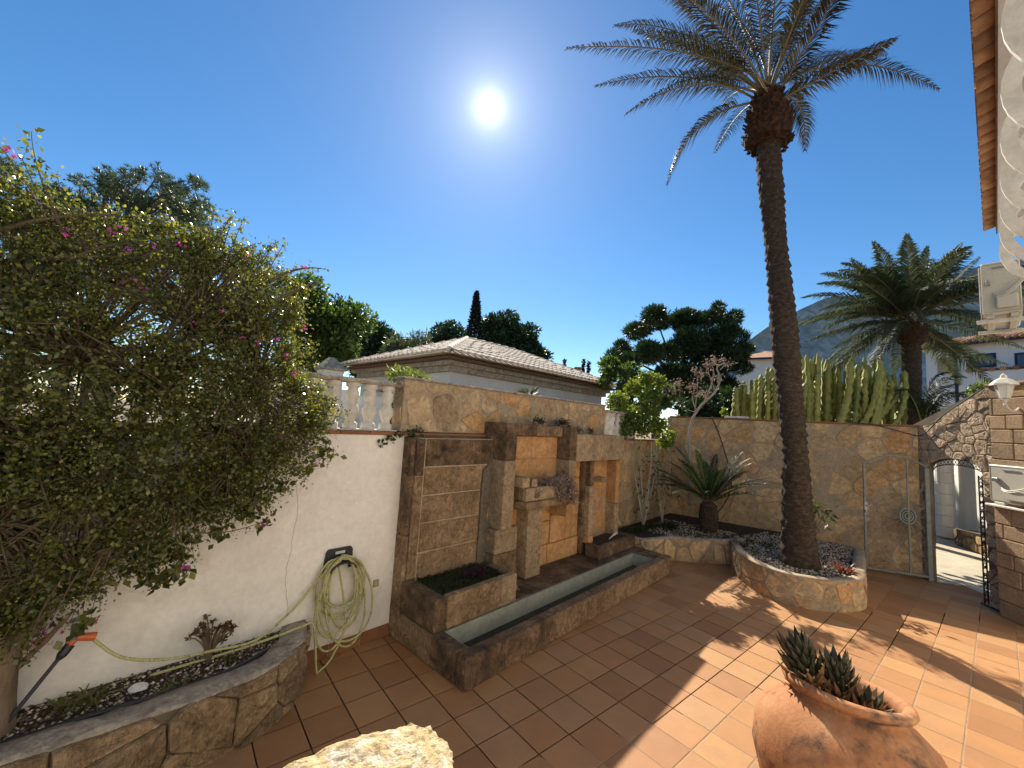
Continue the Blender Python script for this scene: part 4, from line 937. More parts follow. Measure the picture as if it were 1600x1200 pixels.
lead1 = smooth_line([oc, FHp(190, 1027, WN-.2), FHp(260, 1030, WN-.22), FHp(330, 1017, WN-.2), FHp(400, 1000, WN-.15), FHp(455, 955, WN-.06), FHp(485, 920, WN-.05), FHp(512, 890, WN-.07), path[0]], 6)
lead2 = smooth_line([path[-1], FO.W(ha+.08, WN-.10, .32), FO.W(ha-.02, WN-.12, .06), FO.W(ha-.14, WN-.17, .012), FO.W(-.775, WN-.2, .03), FO.W(-.80, WN-.19, .22), FO.W(-.84, WN-.19, .425), FO.W(-.93, WN-.19, .435), FO.W(-1.1, WN-.17, .41), FO.W(-1.35, WN-.15, .39), FO.W(-1.6, WN-.12, .38), FO.W(-1.85, WN-.1, .375)], 6)
hz2 = MB().tube(lead1+path[1:-1]+lead2, .0095, 8).build('garden_hose', M['hose'], None, True)
tag(hz2, 'yellow green garden hose coiled on the holder and run to the tap', 'hose')
tp = empty('garden_tap', tapP, 'grey garden tap with orange connector beside the bougainvillea trunk', 'tap')
MB().tube([tapP+V3(0, 0, -.03), tapP+V3(0, 0, .055)], [.022, .026], 10).build('tap_body', M['metal'], tp)
MB().tube([tapP+V3(0, 0, .02), tapP+FO.n*.16+V3(0, 0, .02)], .013, 8).build('tap_pipe', M['metal'], tp)
MB().lathe(tapP+V3(0, 0, .055), [(.001, 0), (.012, 0), (.012, .015), (.035, .018), (.035, .03), (.001, .034)], 10).build('tap_knob', M['metal'], tp)
MB().tube([tapP+V3(0, 0, -.02), oc+FO.a*.03-V3(0, 0, .01)], [.02, .024], 10).build('hose_connector', M['orange'], tp)
sp_ = tapP+V3(0, 0, -.03); low = FHp(52, 1078, WN-.2)
MB().tube([sp_, sp_+(low-sp_)*.12], .018, 8).build('orange_ring', M['orange'], tp)
MB().tube([sp_+(low-sp_)*.12, sp_+(low-sp_)*.32, sp_+(low-sp_)*.42], [.026, .026, .014], 8).build('pipe_joint', M['blackplastic'], tp)
MB().tube([sp_+(low-sp_)*.4, low, low+(low-sp_)*((low[2]-.35)/(sp_[2]-low[2]))], .011, 8).build('standpipe', M['blackplastic'], tp)
# small yellow socket box with ring on the wall
ka, kz = FH(587, 911, WN)
sb = empty('wall_socket', FO.W(ka, WN, kz), 'small dirty yellow square socket on the wall beside the hose', 'socket')
fbox(FO, ka-.03, ka+.03, WN-.012, WN-.001, kz-.035, kz+.035, .004).build('plate', M['mortar'], sb)
fbox(FO, ka-.018, ka+.018, WN-.016, WN-.0125, kz-.02, kz+.02, .003).build('flap', M['hose'], sb)
# black irrigation line in the planter
ip = smooth_line([FW2(-3.6, .85), FW2(-2.8, .86), FW2(-2.2, .84), FW2(-1.8, .80), FW2(-1.45, .82), FW2(-1.2, .92)], 6)
tag(MB().tube([V3(p[0], p[1], .385) for p in ip], .014, 7).build('irrigation_pipe', M['blackplastic'], None, True), 'black irrigation pipe lying across the gravel of the rough planter', 'pipe')
ws = MB().lathe((0, 0, 0), [(.001, -.02), (.04, -.012), (.052, .0), (.036, .018), (.001, .024)], 9).build('white_stone', M['white']); rough(ws, .02, 3, 12., 1)
wsp = FO.W(FO.loc(g(218, 1072, .385))[0], FO.loc(g(218, 1072, .385))[1], .375); ws.location = tuple(wsp); tag(ws, 'single large white stone on the planter gravel', 'stone')
# ================================================================== rough foreground block
rk = empty('stone_pier', (-.45, 1.75, 0), 'rough yellow stone pier in full sun, broken edges', 'pier')
cpx = [(-.98, 1.62), (-.60, 1.93), (-.335, 2.03), (-.26, 1.99), (-.155, 1.86), (-.135, 1.66), (-.12, 1.30), (-.9, 1.1)]
b_ = MB().prism([(p[0]+(-.45-p[0])*.03, p[1]+(1.6-p[1])*.03, -.02) for p in cpx], (0, 0, .70)).build('pier_base', M['rock'], rk); rough(b_, .02, 5, 8., 4)
from mathutils import noise as _nzz
def fbm(P, sc, o=4): return sum(_nzz.noise(Vector(tuple(P*sc*2**k+V3(3.1*k, 1.7, .4))))*.55**k for k in range(o))
cp2 = [np.array(q) for q in cpx]; per = []
for k in range(len(cp2)):
    for t_ in np.linspace(0, 1, 12, endpoint=False): per.append(cp2[k]*(1-t_)+cp2[(k+1) % len(cp2)]*t_)
cc = np.mean(cp2, 0); vs = []; NP = len(per)
rows = [(1.0, .665), (1.01, .70), (1.0, .735), (1.005, .765), (.985, .79)]+[(q, .795) for q in np.linspace(.94, .02, 22)]
for (q, z) in rows:
    for P in per:
        b2_ = cc+(P-cc)*q; w3 = V3(b2_[0], b2_[1], z); edge = 1. if q > .93 else .45
        rad = (P-cc)/np.linalg.norm(P-cc); dn = fbm(w3, 9.)*.028*edge+abs(fbm(w3, 26., 3))*.012; dz = fbm(w3+5, 7.)*.016+fbm(w3+2, 34., 3)*.008-(.022*max(0, (q-.86)/.14)*(1+fbm(w3, 15.)) if z > .78 else 0)
        vs.append((b2_[0]+rad[0]*dn*(q > .9), b2_[1]+rad[1]*dn*(q > .9), z+dz))
MB().add(vs, [(i*NP+k, i*NP+(k+1) % NP, (i+1)*NP+(k+1) % NP, (i+1)*NP+k) for i in range(len(rows)-1) for k in range(NP)]+[tuple(range((len(rows)-1)*NP, len(rows)*NP))]).build('pier_cap', M['rock'], rk)
# ================================================================== terracotta jar
jc = V3(1.925, 2.345, 0)
jaz = math.atan2(jc[0], jc[1])
jr = empty('terracotta_jar', jc, 'big round terracotta jar with a thick rim and soot stains', 'jar')
outer = [(.0, .0), (.16, .0), (.20, .02), (.30, .14), (.385, .29), (.42, .42), (.41, .54), (.36, .64), (.285, .705), (.238, .73), (.232, .745), (.248, .757), (.272, .768), (.283, .786), (.278, .803), (.258, .812), (.236, .808), (.222, .795), (.212, .77), (.215, .74), (.26, .70), (.33, .63), (.37, .54), (.36, .45)]
MB().lathe(jc, outer, 48).build('jar_body', M['terracotta'], jr, True)
MB().lathe(jc, [(.001, .60), (.345, .58)], 32).build('jar_soil', M['soil'], jr)
MB().lathe(jc+V3(-.27, -.28, .52), [(.001, -.012), (.02, -.01), (.024, 0), (.02, .01), (.001, .012)], 8).build('jar_knob', M['terracotta'], jr)
al = empty('aloe', jc+V3(-.06, .08, .59), 'spiky dark succulent with rosettes growing in the terracotta jar', 'succulent')
def rosette_column(parent, base, axis, Lg, r, n, mt, seed, leafL, wd, name='leaf', dry=0.):
    q = random.Random(seed); base = np.asarray(base, float); ax = np.asarray(axis, float)/np.linalg.norm(axis)
    u = np.cross(ax, (0, 0, 1.)); u = u/np.linalg.norm(u) if np.linalg.norm(u) > .1 else V3(1, 0, 0); w = np.cross(ax, u)
    for i in range(n):
        s = (i+.5)/n; t = i*2.39996; o_ = u*math.cos(t)+w*math.sin(t); P = base+ax*Lg*s+o_*r*.35
        D = o_*(1.45-.85*s)+ax*(.5+.85*s); D /= np.linalg.norm(D); S = np.cross(D, ax); S /= np.linalg.norm(S)+1e-9; N = np.cross(S, D)
        L_ = leafL*q.uniform(.8, 1.15)*(1-.35*s); b = wd*(1-.3*s)
        k = [P-S*b*.5, P+S*b*.5, P+N*b*.22, P+D*L_*.5-S*b*.42+N*L_*.06, P+D*L_*.5+S*b*.42+N*L_*.06, P+D*L_*.5-N*b*.25, P+D*L_+N*L_*.16, P-N*b*.25]
        MB().add(k, [(0, 2, 3), (2, 4, 3), (2, 1, 4), (3, 4, 6), (0, 3, 5, 7), (7, 5, 4, 1), (5, 3, 6), (4, 5, 6)]).build(name, M['aloedry'] if s < dry else M[mt], parent)
rosette_column(al, jc+V3(-.075, .09, .66), (-.15, .085, .5), .33, .13, 84, 'aloe', 1, .145, .05, dry=.5)
rosette_column(al, jc+V3(.015, .045, .64), (-.01, .06, .5), .28, .12, 74, 'aloe', 2, .135, .047, dry=.55)
rosette_column(al, jc+V3(.07, -.03, .66), (.05, -.02, .5), .13, .12, 46, 'aloe', 3, .13, .05, dry=.85)
v1 = tuft(150, jc+V3(-.01, .04, .62), .17, .15, .014, .8, .3); np_mesh('dry_leaves', *v1, M['dried'], al)
jr.rotation_euler = Matrix.Rotation(math.radians(-9), 3, Vector((math.cos(-jaz), math.sin(-jaz), 0))).to_euler(); jr.location = (jc[0]-.05*math.sin(jaz), jc[1]-.05*math.cos(jaz), .0); jr.scale = (1.05, 1.05, 1.05); al.location.z += .035
# ================================================================== tall palm in the planter
PD = 6.25
tpx = [(1249, 884), (1246, 800), (1243, 720), (1236, 640), (1229, 560), (1221, 470), (1213, 390), (1206, 310), (1201, 240), (1200, 190)]
tp_ = [at(x, y, PD) for x, y in tpx]; tp_[0][2] = .33
pm = empty('date_palm', (tp_[0][0], tp_[0][1], .34), 'tall date palm with a bare trunk leaning over the courtyard', 'palm')
tl = smooth_line(tp_, 22); tlr = []
nth = 40; vs = []; m = len(tl)
for i, P in enumerate(tl):
    s = i/(m-1); z = P[2]
    r0 = .168-.026*s+.085*math.exp(-(z-.3)/.4)
    ph = (z*7.5) % 1.0; rowi = int(z*7.5)
    for k in range(nth):
        th = 2*math.pi*k/nth; cellp = (k/nth*9+.5*(rowi % 2)) % 1.0
        bumpv = (.022+.02*math.sin(rowi*12.9+int(k/nth*9+.5*(rowi % 2))*7.7)**2)*(1-ph)*(1-abs(2*cellp-1)**2)+.012*math.sin(z*2.1)+.010*random.random()
        rr = r0+bumpv; vs.append(P+V3(rr*math.cos(th), rr*math.sin(th), 0))
fs = np.array([(i*nth+k, i*nth+(k+1) % nth, (i+1)*nth+(k+1) % nth, (i+1)*nth+k) for i in range(m-1) for k in range(nth)])
np_mesh('trunk', np.array(vs), fs, M['palmtrunk'], pm)
top = tp_[-2]; bc = at(1200, 205, PD)
prof = [(.14, -.22), (.24, -.27), (.32, -.20), (.34, -.05), (.32, .12), (.28, .30), (.22, .50), (.16, .68), (.08, .80), (.0, .82)]
ob = MB().lathe(bc, prof, 30).build('trunk_boss', M['palmboss'], pm); rough(ob, .045, 3, 9., 1)
mbs = MB(); qs = random.Random(9)                             # cut leaf bases round the boss
for i in range(330):
    t = qs.uniform(0, 2*math.pi); h_ = qs.uniform(-.3, .6); rr = np.interp(h_, [p[1] for p in prof], [p[0] for p in prof])*.97 if h_ > -.2 else .29
    P = bc+V3(rr*math.cos(t), rr*math.sin(t), h_); D = V3(math.cos(t)*.6, math.sin(t)*.6, .55 if h_ > -.15 else -.25); S = V3(-math.sin(t), math.cos(t), 0)
    w_ = qs.uniform(.03, .055); L_ = qs.uniform(.04, .13)
    mbs.add([P-S*w_, P+S*w_, P+S*w_*.5+D*L_, P-S*w_*.5+D*L_, P-V3(0, 0, .03)], [(0, 1, 2, 3), (0, 3, 4), (1, 4, 2), (3, 2, 4)])
tag(mbs.build('leaf_stubs', M['palmboss'], pm), kind='stuff')
hub = bc+V3(0, 0, .62)
# fronds surveyed in the photograph: (control point, tip), pixel and forward distance
FR = [((1090, 60), (885, 75), 6.0, 5.4), ((1080, 20), (960, 40), 6.6, 7.2), ((1095, 95), (978, 178), 5.9, 5.6), ((1075, 165), (1043, 288), 6.4, 6.6), ((1150, 120), (1090, 120), 6.9, 7.6),
      ((1300, 110), (1400, 60), 5.6, 5.2), ((1330, 60), (1468, 140), 6.2, 6.0), ((1262, 120), (1258, 236), 6.9, 7.4), ((1225, 20), (1255, 180), 7.6, 8.6), ((1290, 30), (1330, -60), 5.4, 4.6),
      ((1130, 0), (1000, -40), 5.2, 4.4), ((1170, -20), (1060, 10), 7.4, 8.8), ((1240, -30), (1370, -10), 7.2, 8.0), ((1060, 50), (1010, 60), 7.2, 8.2)]
kf = 0
for (cp, tp2, d1, d2) in FR:
    kf += 1
    S_ = hub+V3(random.uniform(-.16, .16), random.uniform(-.16, .16), random.uniform(-.25, .1))
    add_frond(pm, frond_mesh(S_, at(*cp, d1), at(*tp2, d2), 110, .38, .021, .22, .48, seed=kf, rr=.018), M['frond'])
for i in range(19):                                           # the upright heart of the crown
    az = 2*math.pi*i/19*3.0+random.uniform(-.2, .2); el = random.uniform(.55, 1.35); L_ = random.uniform(2.3, 3.0)
    d_ = V3(math.cos(az)*math.cos(el), math.sin(az)*math.cos(el), math.sin(el)); S_ = hub+d_*.12
    C_ = S_+d_*L_*.55; T_ = S_+d_*L_*.92+V3(math.cos(az), math.sin(az), 0)*L_*.22-V3(0, 0, L_*.30*(1.4-el))
    add_frond(pm, frond_mesh(S_, C_, T_, 95, .36, .021, .25, .4, seed=100+i, rr=.018), M['frond'])

def plant(name, label, cat_, base, parts, group=None):
    o = empty(name, base, label, cat_, group)
    for nm, vf, mt in parts: np_mesh(nm, *vf, mt, o)
    return o
# ================================================================== second palm behind the wall
P2D = 10.5
b2 = at(1418, 640, P2D); b2[2] = 0.; c2 = at(1424, 520, P2D)
p2 = empty('canary_palm', b2, 'broad grey green palm rising behind the cactus hedge', 'palm')
pts = bez(b2, (b2+c2)/2, c2, 40); vs = []
for i, P in enumerate(pts):
    for k in range(24): rr = .185+.02*((i*.5) % 1)+.012*random.random(); vs.append(P+V3(rr*math.cos(2*math.pi*k/24), rr*math.sin(2*math.pi*k/24), 0))
np_mesh('trunk', np.array(vs), np.array([(i*24+k, i*24+(k+1) % 24, (i+1)*24+(k+1) % 24, (i+1)*24+k) for i in range(39) for k in range(24)]), M['palmtrunk'], p2)
o_ = MB().lathe(c2, [(.17, -.35), (.27, -.25), (.33, 0), (.30, .25), (.2, .45), (.0, .5)], 20).build('trunk_boss', M['palmboss'], p2); rough(o_, .05, 8, 8., 1)
h2 = c2+V3(0, 0, .3)
F2 = [((1385, 460), (1330, 405)), ((1400, 440), (1365, 378)), ((1415, 430), (1418, 366)), ((1440, 440), (1450, 385)), ((1460, 430), (1502, 380)), ((1475, 450), (1530, 402)), ((1480, 470), (1545, 520)), ((1480, 500), (1600, 545)),
      ((1370, 450), (1300, 440)), ((1355, 470), (1258, 500)), ((1350, 500), (1255, 535)), ((1370, 520), (1280, 590)), ((1390, 540), (1340, 600)), ((1470, 530), (1500, 600)), ((1460, 540), (1575, 570)), ((1440, 480), (1475, 420)), ((1395, 470), (1345, 440)), ((1420, 460), (1430, 400)), ((1465, 520), (1560, 610)), ((1380, 505), (1300, 545))]
for i, (cp, t_) in enumerate(F2):
    dd = random.uniform(-1.3, 1.3); C_ = at(*cp, P2D+dd*.5); T_ = at(*t_, P2D+dd)
    add_frond(p2, frond_mesh(h2+V3(random.uniform(-.15, .15), random.uniform(-.15, .15), 0), C_, T_, 120, .52, .034, .3, .4, seed=300+i, rr=.02, start=.1), M['frond2'])
for i in range(34):
    az = random.uniform(0, 6.28); el = random.uniform(-.2, 1.2); L_ = random.uniform(2.3, 3.0); d_ = V3(math.cos(az)*math.cos(el), math.sin(az)*math.cos(el), math.sin(el))
    add_frond(p2, frond_mesh(h2, h2+d_*L_*.55+V3(0, 0, .2), h2+d_*L_-V3(0, 0, .7), 100, .5, .032, .3, .35, seed=400+i, rr=.02), M['frond2'])
# low palm leaves over the wall by the arch
lpb = at(1440, 660, 9.6); lpb[2] = 0.
p3 = empty('young_palm', lpb, 'low dark young palm leaning over the wall beside the arch', 'palm')
MB().tube([lpb, lpb+V3(.05, 0, 2.5)], [.16, .14], 10).build('trunk', M['palmtrunk'], p3)
for i, (cp, t_) in enumerate([((1450, 600), (1500, 600)), ((1455, 590), (1520, 625)), ((1450, 620), (1490, 655)), ((1435, 600), (1425, 640)), ((1440, 585), (1480, 582)), ((1460, 610), (1535, 610)), ((1445, 605), (1470, 650)), ((1430, 600), (1400, 610)), ((1450, 575), (1510, 590))]):
    dd = random.uniform(-.5, .6); add_frond(p3, frond_mesh(lpb+V3(.05, 0, 2.45), at(*cp, 9.6+dd*.5), at(*t_, 9.6+dd), 55, .32, .024, .15, .4, seed=500+i, rr=.014), M['cycad'])
# ================================================================== cycad
cyb = V3(3.93, 7.92, .35)
cy = empty('cycad', cyb, 'dark green cycad with a shaggy stem in the corner planter', 'cycad')
o_ = MB().lathe(cyb-V3(0, 0, .02), [(.14, 0), (.17, .15), (.16, .35), (.15, .52), (.08, .6), (0, .62)], 18).build('stem', M['palmtrunk'], cy); rough(o_, .04, 6, 16., 2)
ch_ = cyb+V3(0, 0, .52)
for i in range(30):
    az = 2*math.pi*i/30+random.uniform(-.1, .1); el = random.uniform(.1, 1.15); L_ = random.uniform(.95, 1.3)
    d_ = V3(math.cos(az)*math.cos(el), math.sin(az)*math.cos(el), math.sin(el))
    add_frond(cy, frond_mesh(ch_, ch_+d_*L_*.6+V3(0, 0, .12), ch_+d_*L_+V3(math.cos(az)*.08, math.sin(az)*.08, -.18*(1.2-el)), 80, .17, .013, .28, .05, seed=600+i, rr=.008, start=.12), M['cycad'])
# ================================================================== bougainvillea
bgb = FO.W(-2.50, 1.02, .36)
bo = empty('bougainvillea', bgb, 'sprawling bougainvillea with sparse magenta bracts growing over the plaster wall', 'shrub')
mb = MB()
mb.tube(smooth_line([bgb-V3(0, 0, .05), bgb+V3(-.02, .0, .2), FO.W(-2.52, 1.0, .75), FO.W(-2.58, .98, 1.15), FO.W(-2.7, .95, 1.6), FO.W(-2.75, .9, 2.2)], 5), list(np.linspace(.092, .04, 26)), 12)
mb.tube(smooth_line([FO.W(-2.53, 1.0, .62), FO.W(-2.42, .98, .9), FO.W(-2.26, .95, 1.15), FO.W(-2.0, .92, 1.5), FO.W(-1.75, .9, 1.95), FO.W(-1.45, .9, 2.4)], 5), list(np.linspace(.05, .018, 26)), 10)
mb.tube(smooth_line([FO.W(-2.50, 1.02, .62), FO.W(-2.36, 1.0, .80), FO.W(-2.26, .98, .95)], 5), list(np.linspace(.02, .009, 11)), 8)
o_ = mb.build('trunk', M['bark'], bo, True); rough(o_, .010, 2, 18.)
outl = [(0, 255), (60, 300), (110, 335), (180, 330), (250, 345), (330, 372), (380, 385), (420, 405), (445, 430), (468, 475), (450, 520), (462, 560), (468, 595), (500, 632), (508, 660), (495, 695), (460, 730), (425, 770), (385, 800), (300, 825), (270, 865), (225, 885), (150, 910), (90, 950), (0, 985), (-260, 960), (-300, 500), (-200, 250)]
outl = [FO.onN(x, y, .95)[[0, 2]] for x, y in outl]; outl = [(float(a), float(z)) for a, z in outl]
def crown_points(n, seed):
    p = fill_points(outl, n, seed); cx = np.array(outl); e = []
    for i in range(len(outl)):
        a, b = np.array(outl[i]), np.array(outl[(i+1) % len(outl)]); ab = b-a
        t = np.clip(((p-a)@ab)/(ab@ab), 0, 1); e.append(np.linalg.norm(p-(a+t[:, None]*ab), axis=1))
    dist = np.min(e, 0); th = np.minimum(.05+dist*.6, .42)
    return p, th, dist
ncl = 1400; p, th, dist = crown_points(ncl, 11)
nn_ = .92+th*rng.uniform(-1, .9, ncl)
nn_ = np.where(p[:, 1] < 2.55, np.minimum(nn_, WN-.05), nn_)
Cc = np.array([FO.W(a, n, z) for (a, z), n in zip(p, nn_)])
# twigs from the main limbs out to leaf sprays
limb = np.array([FO.W(a, .9, z) for a, z in ((-2.6, 1.5), (-2.5, 1.9), (-2.3, 1.6), (-2.0, 1.6), (-1.7, 2.0), (-1.5, 2.3), (-2.4, 2.4), (-2.1, 2.3), (-1.9, 2.7), (-2.7, 2.6), (-2.7, 2.0), (-1.5, 1.8), (-2.3, 1.2))])
tw = MB(); order = rng.permutation(ncl)[:1250]
for i in order:
    c_ = Cc[i]; k = np.argsort(np.linalg.norm(limb-c_, axis=1))[random.choice((0, 0, 1, 2))]; b_ = limb[k]
    mid = (b_+c_)/2+V3(random.uniform(-.1, .1), random.uniform(-.1, .1), random.uniform(.0, .22))
    tw.tube(bez(b_, mid, c_, 6), [.009, .008, .007, .005, .004, .0025], 4)
arcs = []
for x0, y0, x1, y1, x2, y2 in ((0, 360, 110, 320, 260, 345), (60, 440, 190, 330, 330, 420), (60, 405, 160, 395, 280, 410), (230, 600, 300, 420, 400, 380), (420, 440, 470, 410, 512, 422), (300, 830, 350, 840, 410, 815), (430, 470, 470, 450, 500, 440), (430, 690, 480, 680, 525, 705), (270, 780, 275, 850, 282, 893), (200, 860, 220, 900, 250, 905)):
    f_ = lambda x, y: (lambda q: FO.W(q[0], .8, q[2]))(FO.onN(x, y, .8))
    pp = bez(f_(x0, y0), f_(x1, y1), f_(x2, y2), 10); tw.tube(pp, list(np.linspace(.014 if y0 < 620 else .006, .002, 10)), 5); arcs += pp[5:]
shoots = list(arcs); qz = random.Random(21); nO = len(outl)
for i in range(64):
    k0 = qz.randrange(nO-3); a0, z0 = outl[k0]; a1, z1 = outl[(k0+1) % nO]; t0 = qz.random(); ea, ez = a0+(a1-a0)*t0, z0+(z1-z0)*t0
    ia, iz = ea+(-2.0-ea)*.22, ez+(2.1-ez)*.22; oa, oz = ea+(ea+2.0)*qz.uniform(.03, .13)+qz.uniform(-.04, .04), ez+(ez-2.1)*qz.uniform(.03, .16)-qz.uniform(-.02, .05)
    n0_ = .9+qz.uniform(-.15, .12); pp = bez(FO.W(ia, n0_, iz), FO.W(ea, n0_-.03, ez+.06), FO.W(oa, n0_-.05, oz), 9); tw.tube(pp, list(np.linspace(.005, .0015, 9)), 4); shoots += pp[3:]
tw.build('branches', M['twig'], bo, True)
nlf = 112000; k = (ncl*rng.random(nlf)**1.35).astype(int); spread = .048*rng.uniform(.3, 1.7, nlf)[:, None]
P = Cc[k]+rng.normal(size=(nlf, 3))*spread*np.array([1, 1, .8])
P = np.concatenate([P, np.repeat(np.array(shoots), 7, 0)+rng.normal(size=(7*len(shoots), 3))*.022])
lz = FO.n; nloc = (P-FO.O)@FO.n; bad = (nloc > WN-.02) & (P[:, 2] < 2.6) & (P[:, 2] > .0)
P = P[~bad]; nlf = len(P); sz = rng.uniform(.5, 1.3, nlf)*(1+.25*np.sin(P[:, 0]*9)*np.cos(P[:, 2]*7))
D = rand_dirs(nlf)*.9+np.array([0, 0, -.25]); D /= np.linalg.norm(D, axis=1, keepdims=True)
np_mesh('foliage', *leaf_quads(P, .026*sz, .0165*sz, D, .2), M['boug'], bo)
# hanging sprays below
hang = []
for (x, y) in ((280, 885), (262, 870), (285, 860), (300, 845), (225, 895), (245, 905), (275, 895), (405, 815), (385, 800), (395, 790), (378, 795), (330, 832), (345, 830), (425, 765), (445, 755), (200, 890), (515, 708), (505, 700), (490, 722), (480, 735), (128, 972)):
    q = FO.onN(x, y, .85); c_ = FO.W(q[0], .85, q[2]); hang.append(c_+rng.normal(size=(16, 3))*.028)
hang = np.concatenate(hang); np_mesh('hanging_leaves', *leaf_quads(hang, .062, .045, None, .15, .5), M['boug'], bo)
br = []
for (x, y) in ((10, 232), (25, 243), (175, 362), (190, 358), (203, 385), (242, 382), (280, 379), (200, 438), (225, 450), (385, 400), (345, 480), (405, 535), (432, 530), (475, 515), (447, 555), (380, 525), (460, 580), (475, 378+40), (412, 820), (495, 725), (287, 885), (300, 505), (100, 360)):
    q = FO.onN(x, y, .62); c_ = FO.W(q[0], .62, q[2]); br.append(c_+rng.normal(size=(4, 3))*.010)
q = FO.onN(65, 992, 1.0); br.append(FO.W(q[0], 1.0, q[2])+rng.normal(size=(40, 3))*np.array([.03, .03, .022])); q = FO.onN(140, 970, 1.05); br.append(FO.W(q[0], 1.05, q[2])+rng.normal(size=(10, 3))*.015)
br = np.concatenate(br); tag(np_mesh('bracts', *leaf_quads(br, .025, .018, None, .2), M['bract'], bo), kind='stuff')
# ================================================================== plants in the planters and on the fountain
ae = FO.W(*FO.loc(g(325, 1035, .37))[:2], .36); aer = empty('aeonium', ae, 'branched succulent bush with dusky red rosettes in the rough planter', 'succulent')
mb = MB(); rp = []
for i in range(26):
    t = ae+V3(random.uniform(-.12, .12), random.uniform(-.10, .10), random.uniform(.18, .30)); mb.tube(bez(ae, ae+(t-ae)*.5+V3(0, 0, .05)+(t-ae)*V3(-.3, -.3, .1), t, 6), [.011, .009, .007, .006, .005, .004], 5); rp.append(t)
mb.build('stems', M['bark'], aer, True)
rp = np.repeat(np.array(rp), 12, 0); tag(np_mesh('rosettes', *leaf_quads(rp+rng.normal(size=rp.shape)*.004, .030, .016, rand_dirs(len(rp), .5), .2), M['aeonium'], aer), kind='stuff')
for i, (x, y, s) in enumerate(((140, 1095, .9), (100, 1105, .6), (280, 1070, .5), (260, 1085, .45), (355, 1030, .5))):
    b_ = FO.W(*FO.loc(g(x, y, .37))[:2], .36)
    plant('spider_plant', ('pale arching spider plant in the gravel near the bougainvillea trunk', 'small pale spider plant closest to the bougainvillea trunk', 'thin pale grass tuft beside the white stone', 'thin pale grass tuft on the planter rim side', 'thin grass tuft under the dusky succulent')[i], 'plant', b_, [('blades', tuft(int(34*s), b_, .04, .24*s+.05, .012, .8, .7), M['spider'])])
bx_ = FO.W(.5, .79, .53)
v1 = [tuft(70, FO.W(a, n, .53), .09, .13, .010, .8, .6) for a in np.linspace(.2, .95, 7) for n in (.62, .78, .93)]
plant('planter_grass', 'dark trailing grass filling the stone box at the near end of the fountain', 'plant', bx_, [('blades', cat(*v1), M['grass'])])
v1 = [tuft(26, FO.W(a, .72, .54), .05, .22, .016, .9, .5) for a in (.62, .72, .8)]; plant('purple_plant', 'dark purple strap leaved plant among the grass of the stone box', 'plant', FO.W(.7, .72, .53), [('blades', cat(*v1), M['purple'])])
pp = lobes_points([(FO.W(1.95, .72, 1.46), (.2, .12, .1)), (FO.W(2.2, .70, 1.42), (.22, .12, .14)), (FO.W(2.28, .66, 1.28), (.16, .09, .16)), (FO.W(2.05, .67, 1.30), (.16, .07, .12)), (FO.W(1.62, .69, 1.33), (.07, .04, .07))], 1500, .2)[0]
plant('dried_succulent', 'dried brownish succulent spilling over the fountain trough', 'plant', FO.W(2.1, .8, 1.39), [('leaves', leaf_quads(pp, .045, .018, None, .3), M['dried'])])
for i, (a, r_, n_) in enumerate(((2.0, .10, 120), (2.55, .16, 260), (2.85, .14, 200), (3.3, .07, 60))):
    b_ = FO.W(a, 1.05, 2.2 if a < 2.6 else 2.1); c_ = FO.W(a, 1.0, (2.2 if a < 2.6 else 2.1)+.05)
    plant('ledge_weed', ('small grey weed on the lintel between the two fountain pillars', 'bushy grey weed on the second fountain pillar', 'grey weed on the long pale lintel next to the pillar', 'tiny grey weed near the end of the long pale lintel')[i], 'plant', b_, [('leaves', leaf_quads(lobes_points([(c_, (r_, r_*.6, .06))], n_, .1)[0], .04, .015, None, .3), M['aloe'])])
fw_ = FO.W(1.15, .66, .28); plant('dead_leaves', 'small heap of dead leaves on the fountain platform', 'leaf litter', fw_, [('leaves', leaf_quads(lobes_points([(fw_+V3(0, 0, .02), (.12, .08, .03))], 90, .1)[0], .06, .025, None, .3), M['dried'])])
rg = MB().add([FO.W(3.62, .72, .50), FO.W(3.72, .70, .56), FO.W(3.9, .76, .50), FO.W(3.86, .80, .47), FO.W(3.70, .76, .50), FO.W(3.60, .76, .46)], [(0, 1, 4, 5), (1, 2, 3, 4)]).build('white_rag', M['white']); rg.data.materials[0] = M['white']
tag(rg, 'crumpled white scrap in the far stone box of the fountain', 'scrap')
sm = rg.modifiers.new('thick', 'SOLIDIFY'); sm.thickness = .012
v1 = []
for i in range(20):
    t = i/19; c_ = FO.W(4.55+t*1.3, 1.0-.45*t*random.uniform(.3, 1.2), .36); v1.append(tuft(34, c_, .12, .26, .014, .9, .7))
plant('lily_grass', 'green strap leaved ground cover in the corner planter under the stems', 'plant', FO.W(5.1, .8, .355), [('blades', cat(*v1), M['grass'])])
v1 = [tuft(40, V3(4.55+random.uniform(-.7, .1), 7.2+random.uniform(-.3, .3), .36), .1, .18, .01, .9, .6) for i in range(6)]
plant('planter_weed', 'thin green weeds behind the palm trunk', 'plant', (4.3, 7.2, .35), [('blades', cat(*v1), M['grass'])])
b_ = g(1318, 895, .36); plant('bromeliad', 'dusky red strap leaved plant at the end of the palm planter', 'plant', b_, [('blades', tuft(46, b_, .08, .36, .022, .8, .45), M['redleaf'])])
b_ = g(1180, 868, .36); plant('planter_seedling', 'small green seedling in the gravel of the palm planter', 'plant', b_, [('blades', tuft(12, b_, .03, .16, .014, .9, .6), M['spider'])])
